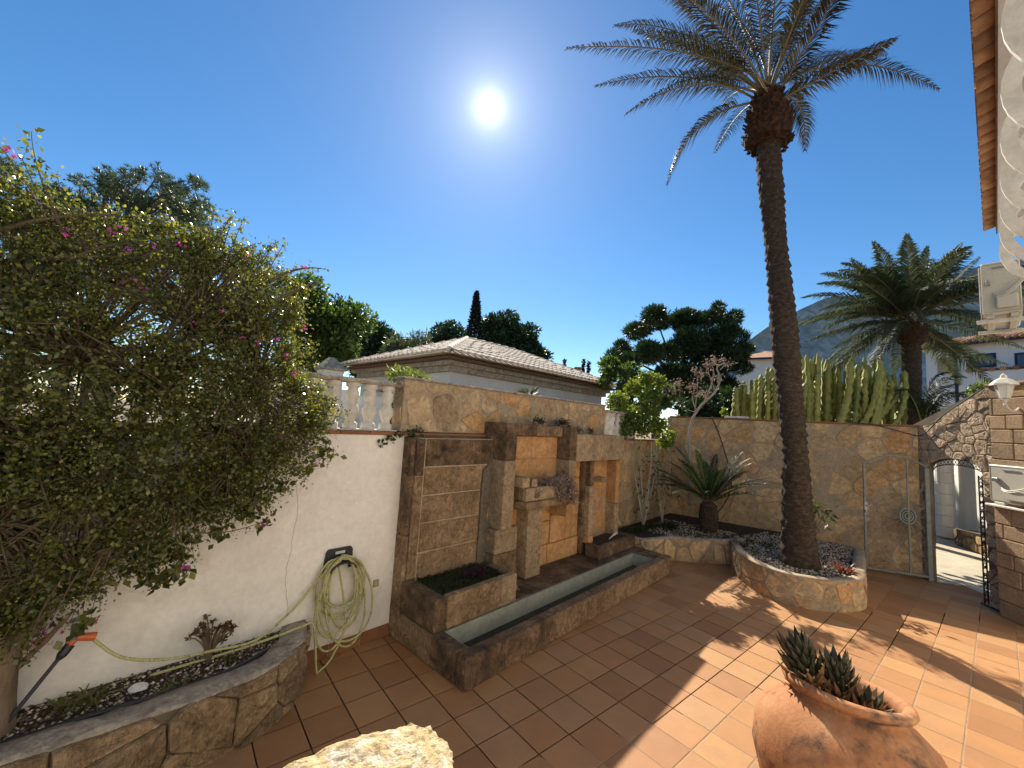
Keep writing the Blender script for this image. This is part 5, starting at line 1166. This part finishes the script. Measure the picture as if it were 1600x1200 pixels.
# dark leafy stem to the right of the trunk
b_ = at(1262, 880, 6.55); b_[2] = .35
o = empty('leafy_sapling', b_, 'dark leafy sapling peeping out beside the palm trunk', 'plant'); mb = MB(); lf = []
for (x, y) in ((1280, 790), (1292, 800), (1275, 815), (1290, 815), (1270, 795)):
    t = at(x, y, 6.5); mb.tube(bez(b_, (b_+t)/2+V3(-.05, 0, .15), t, 6), .006, 4); lf.append(t+rng.normal(size=(9, 3))*.05)
mb.build('stems', M['twig'], o, True); np_mesh('leaves', *leaf_quads(np.concatenate(lf), .12, .045, None, .15, .4), M['grass'], o)
# climbing shrub at the corner, lime green head above the wall
lb_ = FO.W(5.25, .95, .36); ls = empty('lime_shrub', lb_, 'bright lime green shrub topping the low wall at the fountain end', 'shrub')
mb = MB(); tips = [FO.W(a, n, z) for a, n, z in ((4.75, 1.1, 2.1), (5.05, 1.15, 2.3), (5.4, 1.1, 2.2), (5.8, 1.0, 2.1), (6.1, 1.0, 1.9), (5.3, .85, 2.0), (5.6, .9, 1.8))]
branch_mesh(mb, lb_, tips, .022, 5, .08); branch_mesh(mb, FO.W(5.9, .85, .36), [FO.W(5.85, 1.0, 2.0), FO.W(6.3, .9, 2.1), FO.W(5.6, .95, 1.9)], .018, 6, .06); mb.build('stems', M['paletwig'], ls, True)
lo = []
for (x, y, d_, r_) in ((965, 625, 8.1, .22), (985, 650, 8.0, .28), (1010, 640, 8.2, .3), (1000, 665, 7.9, .26), (975, 670, 7.9, .2), (1030, 665, 8.1, .2), (1020, 615, 8.3, .2), (955, 650, 7.9, .16), (1040, 690, 8.1, .16), (990, 605, 8.6, .2), (1010, 590, 8.7, .2), (1030, 595, 8.8, .16), (1048, 680, 8.2, .12)):
    lo.append((at(x, y, d_), np.array([r_, r_, r_*.85])))
P, d_ = lobes_points(lo, 7500, .35); np_mesh('foliage', *leaf_quads(P, .06*rng.uniform(.6, 1.3, len(P)), .042, None, .2, .2), M['lime'], ls)
lv = []
for i in range(160): lv.append(FO.W(random.uniform(4.9, 6.6), random.uniform(.75, 1.1), random.uniform(.6, 1.9)))
np_mesh('lower_leaves', *leaf_quads(np.array(lv)+rng.normal(size=(160, 3))*.02, .08, .04, None, .2, .3), M['broad'], ls)
# frangipani, almost bare
fb_ = at(1078, 655, 8.6); fb_[2] = .36
fp = empty('frangipani', fb_, 'nearly bare frangipani with pale stems and withered pinkish leaf tips', 'tree'); mb = MB()
f_ = lambda x, y, d=8.6: at(x, y, d)
for ch2, r0 in (([(1078, 790), (1077, 700), (1080, 660), (1097, 632), (1118, 612), (1125, 590), (1120, 575), (1130, 568)], .03), ([(1097, 632), (1088, 640), (1082, 622), (1085, 610)], .018), ([(1100, 628), (1112, 600), (1115, 580), (1112, 570)], .016), ([(1122, 598), (1122, 585)], .014), ([(1118, 612), (1108, 585), (1105, 565)], .012), ([(1090, 645), (1072, 640)], .010), ([(1125, 578), (1138, 566)], .010), ([(1085, 650), (1090, 600), (1088, 580)], .010)):
    pp = smooth_line([f_(*q) for q in ch2], 4); mb.tube(pp, list(np.linspace(r0, r0*.5, len(pp))), 7)
mb.build('trunk', M['paletwig'], fp, True)
lv = np.concatenate([f_(x, y)+rng.normal(size=(26, 3))*np.array([.07, .07, .05]) for x, y in ((1112, 565), (1122, 563), (1135, 566), (1088, 578), (1095, 585), (1085, 600), (1078, 605), (1120, 590), (1108, 572), (1086, 612), (1100, 615), (1050, 605), (1045, 612), (1060, 598))])
np_mesh('crown', *leaf_quads(lv, .085, .035, None, .25, .3), M['dried'], fp)
# little sprig hanging at the parapet corner, fan palm and tuft on the parapet
P = np.concatenate([FO.W(*(lambda q: (q[0], WN-.04, q[2]))(FO.onN(x, y, WN-.04)))+rng.normal(size=(14, 3))*.022 for x, y in ((600, 692), (608, 686), (618, 682), (628, 678), (640, 677), (650, 675), (655, 676))])
plant('wall_creeper', 'small dark creeper at the parapet corner above the plaster wall', 'plant', FO.W(-.1, WN+.05, 2.036), [('leaves', leaf_quads(P, .045, .03, None, .2), M['grass'])])
b_ = FO.W(.25, WN+.34, 2.45); b_[2] = 2.0
plant('yellow_tuft', 'yellow green feathery bush behind the parapet corner', 'plant', b_, [('leaves', leaf_quads(lobes_points([(FO.W(.1, WN+.36, 2.66), (.16, .12, .12)), (FO.W(.35, WN+.36, 2.66), (.16, .12, .1)), (FO.W(.22, WN+.36, 2.3), (.2, .12, .3))], 1900, .1)[0], .07, .012, None, .1), M['lime'])])
fpb = at(823, 615, 7.2); fpb[2] = 0.; fn = empty('fan_palm', fpb, 'small fan palm showing over the middle of the parapet', 'palm'); MB().tube([fpb, fpb+V3(0, 0, 2.5)], [.12, .1], 8).build('trunk', M['palmtrunk'], fn)
for i in range(26):
    az = random.uniform(0, 6.28); el = random.uniform(-.3, 1.35); d_ = V3(math.cos(az)*math.cos(el), math.sin(az)*math.cos(el), math.sin(el)); c_ = fpb+V3(0, 0, 2.55); t = c_+d_*random.uniform(.16, .26)
    n_ = 16; S = np.cross(d_, (0, 0, 1.)); S /= np.linalg.norm(S)+1e-9; D = np.array([d_*math.cos(q)+S*math.sin(q) for q in np.linspace(-1.2, 1.2, n_)])
    o_ = np_mesh('fan_leaf', *blades(np.repeat(t[None], n_, 0), D, .24, .018, .25), M['frond2'], fn); MB().tube([c_, t], .005, 4).build('leaf_stalk', M['rachis'], o_)
# ================================================================== cactus hedge behind the back wall
def cactus(name, label, cols, dark):
    base = at(*cols[0][0], 9.6); o = empty(name, (base[0], base[1], 0), label, 'cactus')
    for i, (b_, m_, t_, d_, r_) in enumerate(cols):
        B, Mi, T = at(*b_, d_), at(*m_, d_), at(*t_, d_); B[2] = min(B[2], 2.45)
        pts = bez(B, 2*Mi-(B+T)/2, T, 30); vs = []; n = 10
        for k, P in enumerate(pts):
            s = k/29; rr = r_*(1-.15*s)*(1 if s < .9 else math.sqrt(max(.05, 1-((s-.9)/.1)**2)))*(1+.24*math.sin(k*1.7+i)+.08*random.random())
            for q in range(n): a_ = 2*math.pi*q/n+i; r2 = rr*(1.18 if q % 2 == 0 else .74); vs.append(P+V3(r2*math.cos(a_), r2*math.sin(a_), 0))
        fs = [(k*n+q, k*n+(q+1) % n, (k+1)*n+(q+1) % n, (k+1)*n+q) for k in range(29) for q in range(n)]
        np_mesh('cactus_column', np.array(vs), np.array(fs), M['cactus'], o)
    return o
qc = random.Random(6); cols = []
for i in range(74):
    x = qc.uniform(1252, 1412); u_ = (x-1252)/160; ty = 548+18*abs(u_-.3)+qc.uniform(0, 46); ty = max(ty, 548) if u_ < .85 else ty+18
    bx = x+qc.uniform(-44, 2)*(.25+u_) ; d_ = 9.7+qc.uniform(-.5, .8); cols.append(((bx, 662), ((bx*.25+x*.75)+qc.uniform(-2, 5), 628), (x+qc.uniform(-2, 2), ty), d_, qc.uniform(.048, .07)))
cols.append(((1375, 660), (1408, 642), (1413, 578), 9.3, .065)); cols.append(((1330, 660), (1360, 640), (1372, 575), 9.2, .07)); cols.append(((1300, 660), (1322, 630), (1328, 560), 9.2, .068))
cactus('cactus_clump', 'tall pale green column cactus clump under the broad palm', cols, 0)
cols = []
for i in range(40):
    x = qc.uniform(1148, 1232); u_ = (x-1148)/84; cols.append(((x+qc.uniform(-4, 4), 660), (x, 620), (x+qc.uniform(-2, 2), 618-50*u_+qc.uniform(-14, 26)), 10.2+qc.uniform(-.4, .8), qc.uniform(.045, .062)))
cactus('cactus_clump', 'darker column cactus clump left of the palm trunk', cols, 1)
b_ = at(1130, 655, 9.2); b_[2] = 0; plant('yellow_succulent', 'tiny yellow green succulent peeping over the back wall', 'plant', (b_[0], b_[1], 2.5), [('leaves', leaf_quads(lobes_points([(at(1131, 643, 9.2), (.08, .08, .12))], 160, .1)[0], .05, .03, None, .2), M['lime'])])
# ================================================================== neighbour's villa behind the street wall
NZ = 3.9
nN, nR, nL = g(700, 549, NZ), g(970, 606, NZ), g(550, 573, NZ)
fa = (nR-nN)/np.linalg.norm(nR-nN); fl = V3(-fa[1], fa[0], 0); LA_ = np.linalg.norm(nR-nN); LB_ = 6.3
vi = empty('villa', nN+fa*4+fl*3, 'neighbouring single storey villa with pale tiled hip roof', 'house')
ov = .55
MB().box(nN+fa*ov+fl*ov-V3(0, 0, NZ+.05), fa*(LA_-2*ov), fl*(LB_-2*ov), V3(0, 0, NZ-.1), 0).build('wall', M['greywall'], vi)
for k, (o1, z0, z1) in enumerate(((.42, -.42, -.24), (.30, -.26, -.13), (.16, -.14, -.05))):
    MB().box(nN+fa*o1+fl*o1+V3(0, 0, z0), fa*(LA_-2*o1), fl*(LB_-2*o1), V3(0, 0, z1-z0), .01).build('cornice', M['wood'] if k == 2 else M['rim'], vi)
rz = 1.22; h_ = LB_/2
A_, B_, C_, D_ = nN, nN+fa*LA_, nN+fa*LA_+fl*LB_, nN+fl*LB_; R1, R2 = nN+fa*h_+fl*h_+V3(0, 0, rz), nN+fa*(LA_-h_)+fl*h_+V3(0, 0, rz)
MB().add([A_, B_, C_, D_, R1, R2], [(0, 1, 5, 4), (1, 2, 5), (2, 3, 4, 5), (3, 0, 4), (0, 3, 2, 1)]).build('roof', M['roof'], vi)
def roof_tiles(P0, dirv, upv, length, vmax, name):
    """barrel tile columns running up a slope; vmax(u) is the height of the slope at u"""
    V = []; F = []; sp = .24; n = int(length/sp); nrm = np.cross(dirv, upv); nrm = nrm/np.linalg.norm(nrm); nrm = nrm if nrm[2] > 0 else -nrm
    for i in range(n):
        u = (i+.5)*sp; vm = vmax(u)
        if vm < .2: continue
        st = max(1, int(vm/.42))
        for j in range(st):
            v0, v1 = j*vm/st-.03, (j+1)*vm/st; b = len(V)
            for (v, lift, k) in ((v0, .045, 1.), (v1, .02, .85)):
                for q in range(5):
                    t = math.pi*q/4; V.append(P0+dirv*(u-.085*k*math.cos(t))+upv*v+nrm*(lift+.075*k*math.sin(t)))
            F += [(b+q, b+q+1, b+6+q, b+5+q) for q in range(4)]+[(b, b+1, b+2, b+3), (b, b+3, b+4, b+4)]
    m = MB(); m.v = [tuple(p) for p in V]; m.f = [tuple(dict.fromkeys(q)) for q in F]; return tag(m.build(name, M['roof'], vi, fix=False), kind='stuff')
sl_ = math.hypot(h_, rz); upA = (R1-(nN+fa*h_))/np.linalg.norm(R1-(nN+fa*h_)); upL = (R1-(nN+fl*h_))/np.linalg.norm(R1-(nN+fl*h_))
roof_tiles(A_, fa, upA, LA_, lambda u: sl_*min(1, u/h_, (LA_-u)/h_), 'roof_tiles_long')
roof_tiles(A_, fl, upL, LB_, lambda u: sl_*min(1, u/h_, (LB_-u)/h_), 'roof_tiles_hip')
def ridge(a, b):
    n = max(2, int(np.linalg.norm(b-a)/.4))
    for i in range(n): MB().tube([a+(b-a)*(i/n)+V3(0, 0, .06), a+(b-a)*((i+1.08)/n)+V3(0, 0, .085)], [.05, .062], 8).build('ridge_tile', M['roof'], vi, True)
ridge(A_, R1); ridge(R1, R2); ridge(D_, R1); ridge(R2, B_)
# piers and grey wall of the neighbour
def pier(px, d, w, z, cap, label):
    P = at(px, 600, d); P[2] = 0; o = empty('gate_pier', P, label, 'pier'); X, Y = fa*w, fl*w
    MB().box(P-X/2-Y/2, X, Y, V3(0, 0, z), .01).build('shaft', M['greywall'], o)
    MB().box(P-X*.62-Y*.62+V3(0, 0, z), X*1.24, Y*1.24, V3(0, 0, .05), .01).build('cap_slab', M['rim'], o)
    c = P+V3(0, 0, z+.05); q = [c-X*.6-Y*.6, c+X*.6-Y*.6, c+X*.6+Y*.6, c-X*.6+Y*.6, c-X*.12-Y*.12+V3(0, 0, cap), c+X*.12-Y*.12+V3(0, 0, cap), c+X*.12+Y*.12+V3(0, 0, cap), c-X*.12+Y*.12+V3(0, 0, cap)]
    MB().add(q, [(0, 1, 5, 4), (1, 2, 6, 5), (2, 3, 7, 6), (3, 0, 4, 7), (4, 5, 6, 7)]).build('cap', M['rim'], o); return P
pA = pier(514, 7.6, .36, 2.98, .2, 'white pier with pyramid cap beyond the balustrade')
MB().box(at(536, 585, 7.35), fa*.06, fl*.05, V3(0, 0, .08), 0)
pier(590, 9.2, .42, 2.72, .2, 'lower pier with pyramid cap beside the villa wall')
nw = empty('lane_side_wall', at(480, 620, 8.6)*V3(1, 1, 0), 'grey rendered boundary wall behind the balusters', 'wall')
P = at(420, 620, 8.4); P[2] = -.05; Q = at(548, 620, 8.2); Q[2] = -.05; e_ = Q-P; MB().box(P, e_, fl*.2, V3(0, 0, 2.72), 0).build('wall_face', M['greywall'], nw)
P = at(566, 620, 8.2); P[2] = -.05; Q = at(598, 620, 8.2); Q[2] = -.05; MB().box(P, Q-P, fl*.2, V3(0, 0, 2.62), 0).build('wall_face', M['greywall'], nw)
P = at(540, 620, 8.6); P[2] = -.05; Q = at(640, 620, 8.6); Q[2] = -.05; MB().box(P, Q-P, fl*.1, V3(0, 0, 2.60), 0).build('garage_door', M['dark'], nw)
# ================================================================== trees beyond the walls
def px_tree(name, label, x0, x1, y0, y1, d, mt, nleaf, L, Wd, seed, nl=14, ls=.3, flat=.8, rz_=None, trunk_r=.18, **k):
    c = at((x0+x1)/2, (y0+y1)/2, d); w = (x1-x0)/2*d/FPX; hh = (y1-y0)/2*d/FPX; r = np.array([w, w, hh]); ls_ = ls*w
    base = V3(c[0], c[1], -.05); return tree(name, label, base, c-V3(0, 0, hh*.6), c, r*.92, nl, ls_, mt, nleaf, L, Wd, seed, trunk_r, flat=flat, **k)
def needle_tree(name, label, spots, d, seed, mt, ntuft, L, wd, base_px):
    q = np.random.default_rng(seed); lo = []
    for (x, y, r_) in spots:
        for rep in range(3): lo.append((at(x+q.uniform(-14, 14), y+q.uniform(-10, 10), d+q.uniform(-1.2, 1.2)), np.array([r_, r_, r_*.8])*q.uniform(.5, .85)))
    b = at(*base_px, d); o = empty(name, (b[0], b[1], -.05), label, 'tree'); mb = MB(); tp0 = at(base_px[0], base_px[1]-160, d)
    mb.tube(bez((b[0], b[1], -.05), (b[0]+.1, b[1], 1.5), tp0, 8), list(np.linspace(.2, .1, 8)), 8); branch_mesh(mb, tp0, [c for c, r in lo], .05, seed, .12); mb.build('trunk', M['twig'], o, True)
    T, dd = lobes_points(lo, ntuft, .2); n = 16; P = np.repeat(T, n, 0); D = np.repeat(dd, n, 0)*.6+rand_dirs(ntuft*n)*.8; D[:, 2] += .35; D /= np.linalg.norm(D, axis=1, keepdims=True)
    np_mesh('crown', *leaf_quads(P, L*rng.uniform(.7, 1.2, len(P)), wd, D, .1), mt, o)
needle_tree('pine_tree', 'grey green pine tree rising behind the bougainvillea', [(-40, 330, .9), (30, 330, .6), (120, 320, .6), (200, 310, .6), (260, 320, .6), (300, 330, .5), (180, 280, .3), (250, 290, .35), (90, 310, .5), (130, 285, .35), (80, 300, .3), (165, 300, .5), (210, 280, .35), (235, 275, .25), (225, 320, .7), (275, 300, .45), (300, 285, .28), (318, 315, .25), (285, 345, .7), (320, 370, .5), (150, 360, .8), (60, 380, .9), (240, 400, .9), (310, 420, .7), (20, 265, .4), (5, 280, .4), (100, 430, .9), (200, 450, .9), (300, 470, .9), (30, 450, .9), (360, 470, .6), (150, 400, .8), (380, 430, .5)], 11., 3, M['pineneedle'], 6800, .14, .017, (150, 560))
needle_tree('pine_tree', 'smaller grey green pine behind the right side of the bougainvillea', [(340, 400, .4), (370, 420, .4), (400, 440, .4), (425, 430, .25), (435, 470, .35), (390, 480, .5), (340, 460, .6), (420, 510, .4), (360, 540, .7)], 10., 5, M['pineneedle'], 1300, .12, .013, (380, 600))
px_tree('broadleaf_tree', 'mid green leafy tree left of the villa roof', 430, 578, 432, 610, 17., M['broad'], 17000, .20, .12, 3, 34, .34, .9, shell=.35)
px_tree('broadleaf_tree', 'dark round tree just behind the left end of the villa roof', 550, 630, 500, 620, 27., M['pinedark'], 15000, .28, .12, 4, 34, .4, .9, shell=.4)
px_tree('olive_tree', 'silvery olive tree behind the villa roof', 592, 680, 508, 620, 23., M['olive'], 16000, .24, .06, 5, 40, .36, .9, shell=.3)
px_tree('stone_pine', 'small flat topped pine left of the cypress', 660, 738, 500, 590, 42., M['pinedark'], 13000, .4, .16, 6, 34, .4, .7, shell=.4)
px_tree('stone_pine', 'large rounded dark pine right of the cypress', 740, 852, 484, 610, 34., M['pinedark'], 28000, .36, .13, 7, 60, .3, .75, shell=.45, trunk_r=.3)
px_tree('stone_pine', 'small dark pine at the right foot of the large rounded pine', 822, 856, 535, 590, 34., M['pinedark'], 3000, .4, .15, 27, 10, .35, .9, shell=.45)
cyP = at(739, 545, 33.); cyt = at(739, 457, 33.)[2]; o = empty('cypress', (cyP[0], cyP[1], -.05), 'slim dark cypress spire above the villa roof', 'tree'); MB().tube([(cyP[0], cyP[1], -.05), (cyP[0], cyP[1], cyt-1)], [.15, .05], 6).build('trunk', M['twig'], o)
n_ = 7000; zz = rng.random(n_)**.8; rad = .62*np.minimum(1, (1-zz)*3.2)**.7*(.75+.3*rng.random(n_)); aa_ = rng.uniform(0, 6.283, n_); P = np.stack([cyP[0]+rad*np.cos(aa_), cyP[1]+rad*np.sin(aa_), .5+zz*(cyt-.5)], 1)
np_mesh('crown', *leaf_quads(P, .28, .1, rand_dirs(n_, 1.2), .2), M['cypress'], o)
for i, (x, yt, w_, lab) in enumerate(((881, 563, .3, 'tiny olive green cypress left of the chimney'), (911, 563, .22, 'thin dark cypress right of the chimney'), (919, 566, .2, 'second thin dark cypress right of the chimney'))):
    P0 = at(x, 590, 32.); zt = at(x, yt, 32.)[2]; o = empty('cypress', (P0[0], P0[1], -.05), lab, 'tree'); n_ = 900; zz = rng.random(n_); rad = w_*np.minimum(1, (1-zz)*2.5)*rng.random(n_)**.4; aa_ = rng.uniform(0, 6.283, n_)
    MB().tube([(P0[0], P0[1], -.05), (P0[0], P0[1], zt-.5)], [.1, .03], 5).build('trunk', M['twig'], o); np_mesh('crown', *leaf_quads(np.stack([P0[0]+rad*np.cos(aa_), P0[1]+rad*np.sin(aa_), 1.+zz*(zt-1.)], 1), .25, .1, rand_dirs(n_, 1.), .2), M['cypress' if i else 'olive'], o)
P0 = at(902, 600, 30.); zt = at(902, 571, 30.)[2]; o = empty('chimney', (P0[0], P0[1], 0), 'far brick chimney stack between the small cypresses', 'chimney'); MB().box(P0*V3(1, 1, 0)-V3(.2, .2, 0), (.4, 0, 0), (0, .4, 0), (0, 0, zt-.25), .02).build('stack', M['brick'], o); MB().box(P0*V3(1, 1, 0)-V3(.28, .28, -zt+.25), (.56, 0, 0), (0, .56, 0), (0, 0, .1), .02).build('cap', M['brick'], o)
# big umbrella pine on the right
c = at(1065, 545, 21.); lo = []
qd = random.Random(4)
for (x, y, r_) in ((1000, 520, .8), (1030, 500, .8), (1060, 505, .9), (1090, 500, .8), (1120, 495, .7), (1140, 500, .6), (1145, 520, .7), (975, 545, .7), (990, 570, .8), (965, 575, .6), (1020, 550, 1.), (1050, 545, 1.1), (1080, 540, 1.1), (1110, 535, 1.), (1135, 550, .7), (1150, 560, .6), (1165, 545, .5), (1000, 600, .8), (1040, 590, 1.), (1080, 585, 1.), (1115, 580, .9), (1130, 600, .7), (1060, 620, .8), (1100, 615, .8), (1025, 485, .35), (1070, 487, .45), (1125, 487, .4), (955, 560, .4), (1160, 570, .4)):
    for rep in range(3): lo.append((at(x+qd.uniform(-10, 10), y+qd.uniform(-8, 8), 21.+qd.uniform(-2.2, 2.2)), np.array([r_, r_, r_*.75])*qd.uniform(.45, .8)))
o = empty('umbrella_pine', (c[0], c[1], -.05), 'big dark umbrella pine beyond the wall, right of the villa', 'tree'); mb = MB(); bt = V3(c[0], c[1], -.05)
mb.tube(bez(bt, bt+V3(.2, 0, 2), at(1065, 600, 21.), 8), list(np.linspace(.3, .2, 8)), 8); branch_mesh(mb, at(1065, 605, 21.), [q[0] for q in lo[::5]], .12, 3, .12); mb.build('trunk', M['twig'], o, True)
P, d_ = lobes_points(lo, 95000, .4); D = d_*.9+rand_dirs(len(P))*.6; D[:, 2] += .3; D /= np.linalg.norm(D, axis=1, keepdims=True); np_mesh('crown', *leaf_quads(P, .22*rng.uniform(.6, 1.2, len(P)), .05, D, .2), M['pinedark'], o)
px_tree('broadleaf_tree', 'loose leafed tree in front of the umbrella pine', 925, 1000, 552, 660, 15., M['broad'], 3400, .17, .10, 14, 16, .3, .9, shell=.3)
px_tree('broadleaf_tree', 'dark shrub tree filling the gap below the umbrella pine', 1050, 1165, 600, 690, 13., M['pinedark'], 6000, .16, .07, 15, 18, .3, .9, shell=.3)
px_tree('broadleaf_tree', 'thin green tree behind the lime shrub', 998, 1052, 580, 660, 10.5, M['broad'], 1700, .12, .07, 16, 14, .3, .9, shell=.3)
pz = at(978, 605, 14.); o = empty('fan_palm', (pz[0], pz[1], 0), 'far small fan palm at the end of the villa roof', 'palm'); MB().tube([(pz[0], pz[1], 0), tuple(pz)], [.12, .1], 6).build('trunk', M['palmtrunk'], o); np_mesh('leaves', *tuft(60, pz, .1, .9, .04, .5, .5), M['frond2'], o)
# ================================================================== far houses on the right
def simple_house(name, label, P, hd, L_, Dp, hz, roofz, wins):
    F_ = Fr(P, hd); o = empty(name, F_.W(L_/2, Dp/2, 0), label, 'house')
    fbox(F_, 0, L_, 0, Dp, -.05, hz, 0).build('wall', M['white'], o)
    e = .5; q = [F_.W(-e, -e, hz), F_.W(L_+e, -e, hz), F_.W(L_+e, Dp+e, hz), F_.W(-e, Dp+e, hz), F_.W(Dp*.4, Dp/2, hz+roofz), F_.W(L_-Dp*.4, Dp/2, hz+roofz)]
    rf = MB().add(q, [(0, 1, 5, 4), (1, 2, 5), (2, 3, 4, 5), (3, 0, 4), (3, 2, 1, 0)]).build('roof', M['eavetile'], o)
    fbox(F_, -.45, L_+.45, -.45, -.36, hz-.12, hz-.01, 0).build('eave_board', M['bluewood'], o)
    for (a0, a1, z0, z1) in wins:
        wd_ = fbox(F_, a0, a1, -.03, .0, z0, z1, 0).build('window', M['bluewood'], o)
        nn = 2
        for i in range(nn): fbox(F_, a0+.07+i*(a1-a0)/nn, a0+(i+1)*(a1-a0)/nn-.07, -.045, -.0305, z0+.07, z1-.07, 0).build('pane', M['glass'], wd_)
    return F_, o
P = at(1448, 600, 24.); P2_ = at(1600, 600, 20.5); hd = math.degrees(math.atan2((P2_-P)[0], (P2_-P)[1]))
zf = lambda y, x=1540: at(x, y, 22.)[2]
F_, fhs = simple_house('far_house', 'white two storey house with blue windows behind the palms', (P[0], P[1]), hd, 13., 8., zf(537), 1.3, [])
for (x0, x1, y0, y1) in ((1514, 1557, 555, 576), (1586, 1640, 552, 580)):
    a0, a1 = F_.onN(x0, 565, 0)[0], F_.onN(x1, 565, 0)[0]; z1, z0 = F_.onN(x0, y0, 0)[2], F_.onN(x0, y1, 0)[2]
    wd_ = fbox(F_, a0, a1, -.04, .002, z0, z1, 0).build('window', M['bluewood'], fhs); mid = (a0+a1)/2
    for q0, q1 in ((a0+.1, mid-.04), (mid+.04, a1-.1)): fbox(F_, q0, q1, -.055, -.0405, z0+.1, z1-.1, 0).build('pane', M['glass'], wd_)
a0 = F_.onN(1494, 560, 0)[0]; MB().tube([F_.W(a0, -.08, .0), F_.W(a0, -.08, zf(537))], .07, 8).build('downpipe', M['bluewood'], fhs)
a0, a1 = F_.onN(1465, 565, 0)[0], F_.onN(1492, 565, 0)[0]; fbox(F_, a0, a1, -.06, .002, F_.onN(1470, 585, 0)[2], F_.onN(1470, 560, 0)[2], .03).build('shutter', M['mortar'], fhs)
a0, z_ = F_.onN(1505, 580, -1.2)[[0, 2]]; fbox(F_, a0, 14, -1.2, .0, -.05, z_-.08, 0).build('terrace', M['white'], fhs)
for i in range(26): MB().tube([F_.W(a0+.2+i*.42, -1.3, z_), F_.W(a0+.2+i*.42, -.4, z_+.05)], .12, 6).build('terrace_tile', M['eavetile'], fhs)
for i in range(60):
    u_ = -.4+i*.24; MB().tube([F_.W(u_, -.5, zf(537)+.04), F_.W(u_, 1.2, zf(537)+.04+.55)], .1, 6).build('roof_tile', M['eavetile'], fhs, True)
P = at(1150, 610, 30.); P2_ = at(1235, 610, 28.); hd = math.degrees(math.atan2((P2_-P)[0], (P2_-P)[1]))
simple_house('far_house', 'low cream house behind the umbrella pine and cactus', (P[0], P[1]), hd, 3.4, 5., at(1190, 560, 29.)[2], 1.0, [])
b_ = at(1533, 612, 11.); b_[2] = 0; plant('yellow_shrub', 'small yellow flowering shrub beyond the arch wall', 'shrub', b_, [('leaves', leaf_quads(lobes_points([(at(1532, 612, 11.), (.3, .3, .3)), (at(1550, 605, 11.), (.3, .3, .15)), (at(1536, 640, 11.), (.3, .3, .6))], 1800, .2)[0], .08, .04, None, .2), M['lime'])])
# ================================================================== mountain
ridge_px = [(1100, 600), (1150, 560), (1172, 530), (1200, 510), (1250, 483), (1290, 465), (1340, 460), (1400, 448), (1450, 440), (1500, 425), (1540, 412), (1600, 402), (1680, 392), (1800, 380), (2000, 400), (2300, 520)]
V = []; n_ = 16; cols_ = 0; from mathutils import noise as _nz
xs = np.linspace(1100, 2300, 120)
for x in xs:
    y = np.interp(x, [q[0] for q in ridge_px], [q[1] for q in ridge_px]); D0 = 2600.
    T_ = at(x, y, D0); fwd = T_*V3(1, 1, 0); fwd = fwd/np.linalg.norm(fwd)
    for j in range(n_):
        s = j/(n_-1); P = V3(T_[0], T_[1], 0)-fwd*420*(1-s)**1.2*(T_[2]/600); z = T_[2]*s
        nz = _nz.noise(Vector((P[0]*.004, P[1]*.004, z*.004)))*70+_nz.noise(Vector((P[0]*.015, P[1]*.015, z*.015)))*22
        V.append(P+fwd*nz*(s < .99)+V3(0, 0, z+(nz*.05 if s > .9 else 0)-2))
tag(np_mesh('mountain', np.array(V), np.array([(i*n_+j, (i+1)*n_+j, (i+1)*n_+j+1, i*n_+j+1) for i in range(119) for j in range(n_-1)]), M['mountain'], None), kind='structure')
